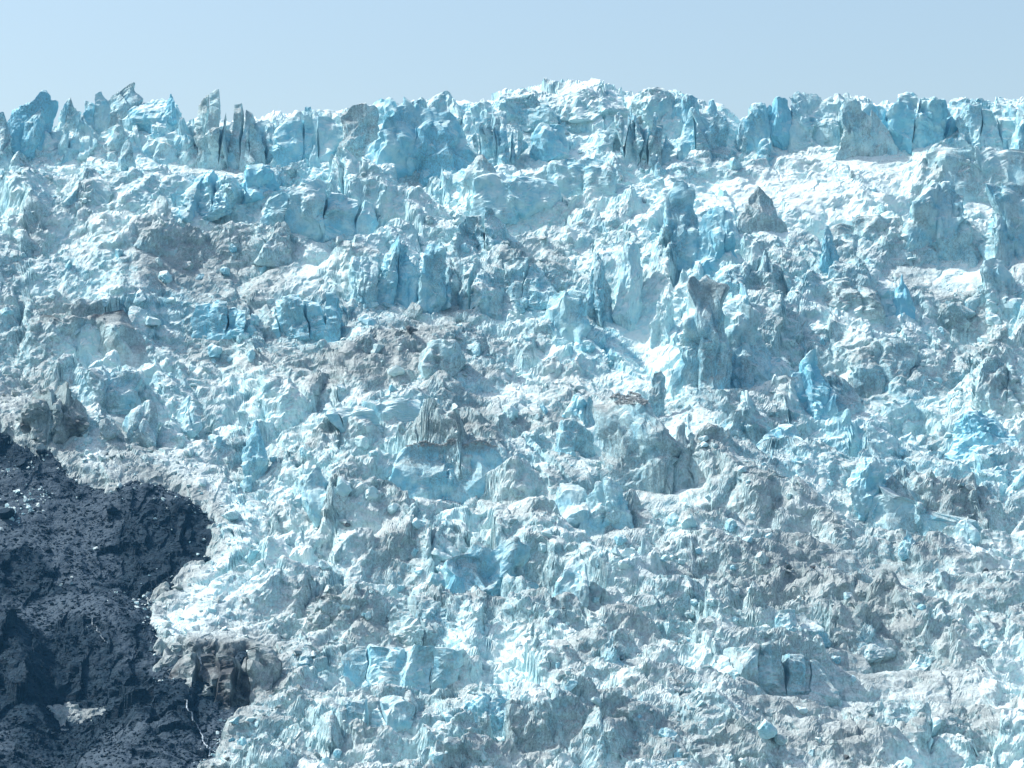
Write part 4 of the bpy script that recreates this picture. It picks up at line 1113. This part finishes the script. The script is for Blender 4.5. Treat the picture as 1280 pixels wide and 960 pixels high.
def rock_bits():
    rng = np.random.default_rng(88)
    n = 30000
    y = rng.uniform(540, 705, n); x = -rng.uniform(.3, 1, n) * (X_SPREAD * y + 4)
    z = rock_z(x, y); px, py = project(x, y, z); sd = rock_sd(px, py)
    keep = (sd < -2)
    x, y, z, px, py, sd = x[keep], y[keep], z[keep], px[keep], py[keep], sd[keep]
    m = len(x)
    white = pixgauss(px, py, [(44, 620, 26, 9, 1.0), (30, 634, 24, 12, .7), (16, 650, 14, 8, .6), (110, 590, 26, 14, .35), (12, 590, 20, 8, .5), (60, 575, 30, 10, .25), (240, 650, 60, 60, .02)]) + .45 * np.exp(sd / 8) + .02 * sstep(.25, .6, fbm2(x / 10, y / 16, 120, 3)) + .0005
    w = rng.random(m) < white
    s = .16 + .16 * rng.exponential(size=m).clip(0, 4)
    rubble('scree', np.stack([x, y], 1)[~w], s[~w], z[~w], ROCKM, {}, 'dark slate scree scattered on the bedrock slope', seed=4, squash=.7)
    rubble('ice_debris', np.stack([x, y], 1)[w], s[w] * 1.2, z[w] + .05, ICE, {'dirt': rng.normal(size=w.sum()) * .3, 'blue': 0 * s[w] - .1}, 'small white ice fragments fallen on the dark bedrock', seed=5)
rock_bits()

# boulders on the bedrock
def boulder(px, py, r, label, flat=.7):
    x, y, z = hit(np.array([px]), np.array([py]), rock_z); x, y, z = float(x[0]), float(y[0]), float(z[0])
    s = r * y / F
    rg = np.random.default_rng(int(px * 7 + py))
    S_, T = ICO[4]
    V = facet(S_ * [1.2, .9, flat], rg, 14, .55, .88); V = V + .04 * np.stack([vnoise3(V * 4, 3), vnoise3(V * 4, 4), vnoise3(V * 4, 5)], 1)
    o = add('boulder', mesh_np('boulder', V * s, T), ROCKM, label=label, category='boulder')
    o.location = (x, y, z + s * .2); o.rotation_euler = (rg.uniform(-.2, .2), rg.uniform(-.2, .2), rg.uniform(0, 6))
boulder(8, 646, 17, 'broad flat dark slab beside the patch of white ice debris', .45)
boulder(28, 581, 9, 'dark rounded boulder just under the sooty ice heap')
boulder(52, 566, 7, 'small dark boulder at the foot of the sooty ice heap')
boulder(140, 640, 8, 'dark angular boulder on the lit gravel bench')
boulder(60, 690, 7, 'grey boulder on the gravel slope below the white ice debris')
boulder(200, 830, 9, 'dark boulder against the dirty ice lump on the bedrock')
boulder(128, 872, 7, 'grey boulder above the shaded rock gully')

# meltwater
def stream(pts, w, label):
    P = np.array(pts, float)
    t = np.linspace(0, len(P) - 1, 60)
    px = np.interp(t, np.arange(len(P)), P[:, 0]) + 1.2 * np.sin(t * 9.0); py = np.interp(t, np.arange(len(P)), P[:, 1])
    x, y, z = hit(px, py, rock_z)
    z = np.array([max(rock_z(x[i] + d, y[i]) for d in (-.3, 0, .3)) for i in range(60)]) + .12
    V, nn = [], 60
    for i in range(60):
        k = w * (.7 + .5 * abs(math.sin(i * 1.7)))
        V += [(x[i] - k, y[i] - .1, z[i]), (x[i], y[i] - .2, z[i] + .1), (x[i] + k, y[i] - .1, z[i])]
    add('meltwater_stream', mesh_np('stream', np.array(V), grid_faces(60, 3), smooth=True), WATER, kind='structure', label=label)
stream([(230, 878), (240, 898), (250, 918), (258, 935), (263, 947)], .14, 'thin white meltwater stream falling beside the dirty ice lump')
stream([(112, 776), (121, 788), (128, 800), (134, 812)], .09, 'faint meltwater trickle on the dark rock')

# ------------------------------------------------------------------ hazy air
def haze():
    me = bpy.data.meshes.new('haze')
    x, y0, y1, z0, z1 = 215, -25, 925, -75, 205
    v = [(a * x, b, c) for c in (z0, z1) for b in (y0, y1) for a in (-1, 1)]
    f = [(0, 2, 3, 1), (4, 5, 7, 6), (0, 1, 5, 4), (2, 6, 7, 3), (0, 4, 6, 2), (1, 3, 7, 5)]
    me.from_pydata(v, [], f)
    m = bpy.data.materials.new('pale_haze'); m.use_nodes = True
    nt = m.node_tree; nt.nodes.remove(nt.nodes['Principled BSDF'])
    vol = nt.nodes.new('ShaderNodeVolumePrincipled')
    vol.inputs['Color'].default_value = (.15, .55, 1.0, 1)
    vol.inputs['Density'].default_value = HAZE
    vol.inputs['Anisotropy'].default_value = .2
    nt.links.new(vol.outputs[0], nt.nodes['Material Output'].inputs['Volume'])
    add('haze', me, m, kind='stuff', label='thin bluish haze in the air')
HAZE = 0.00007
haze()
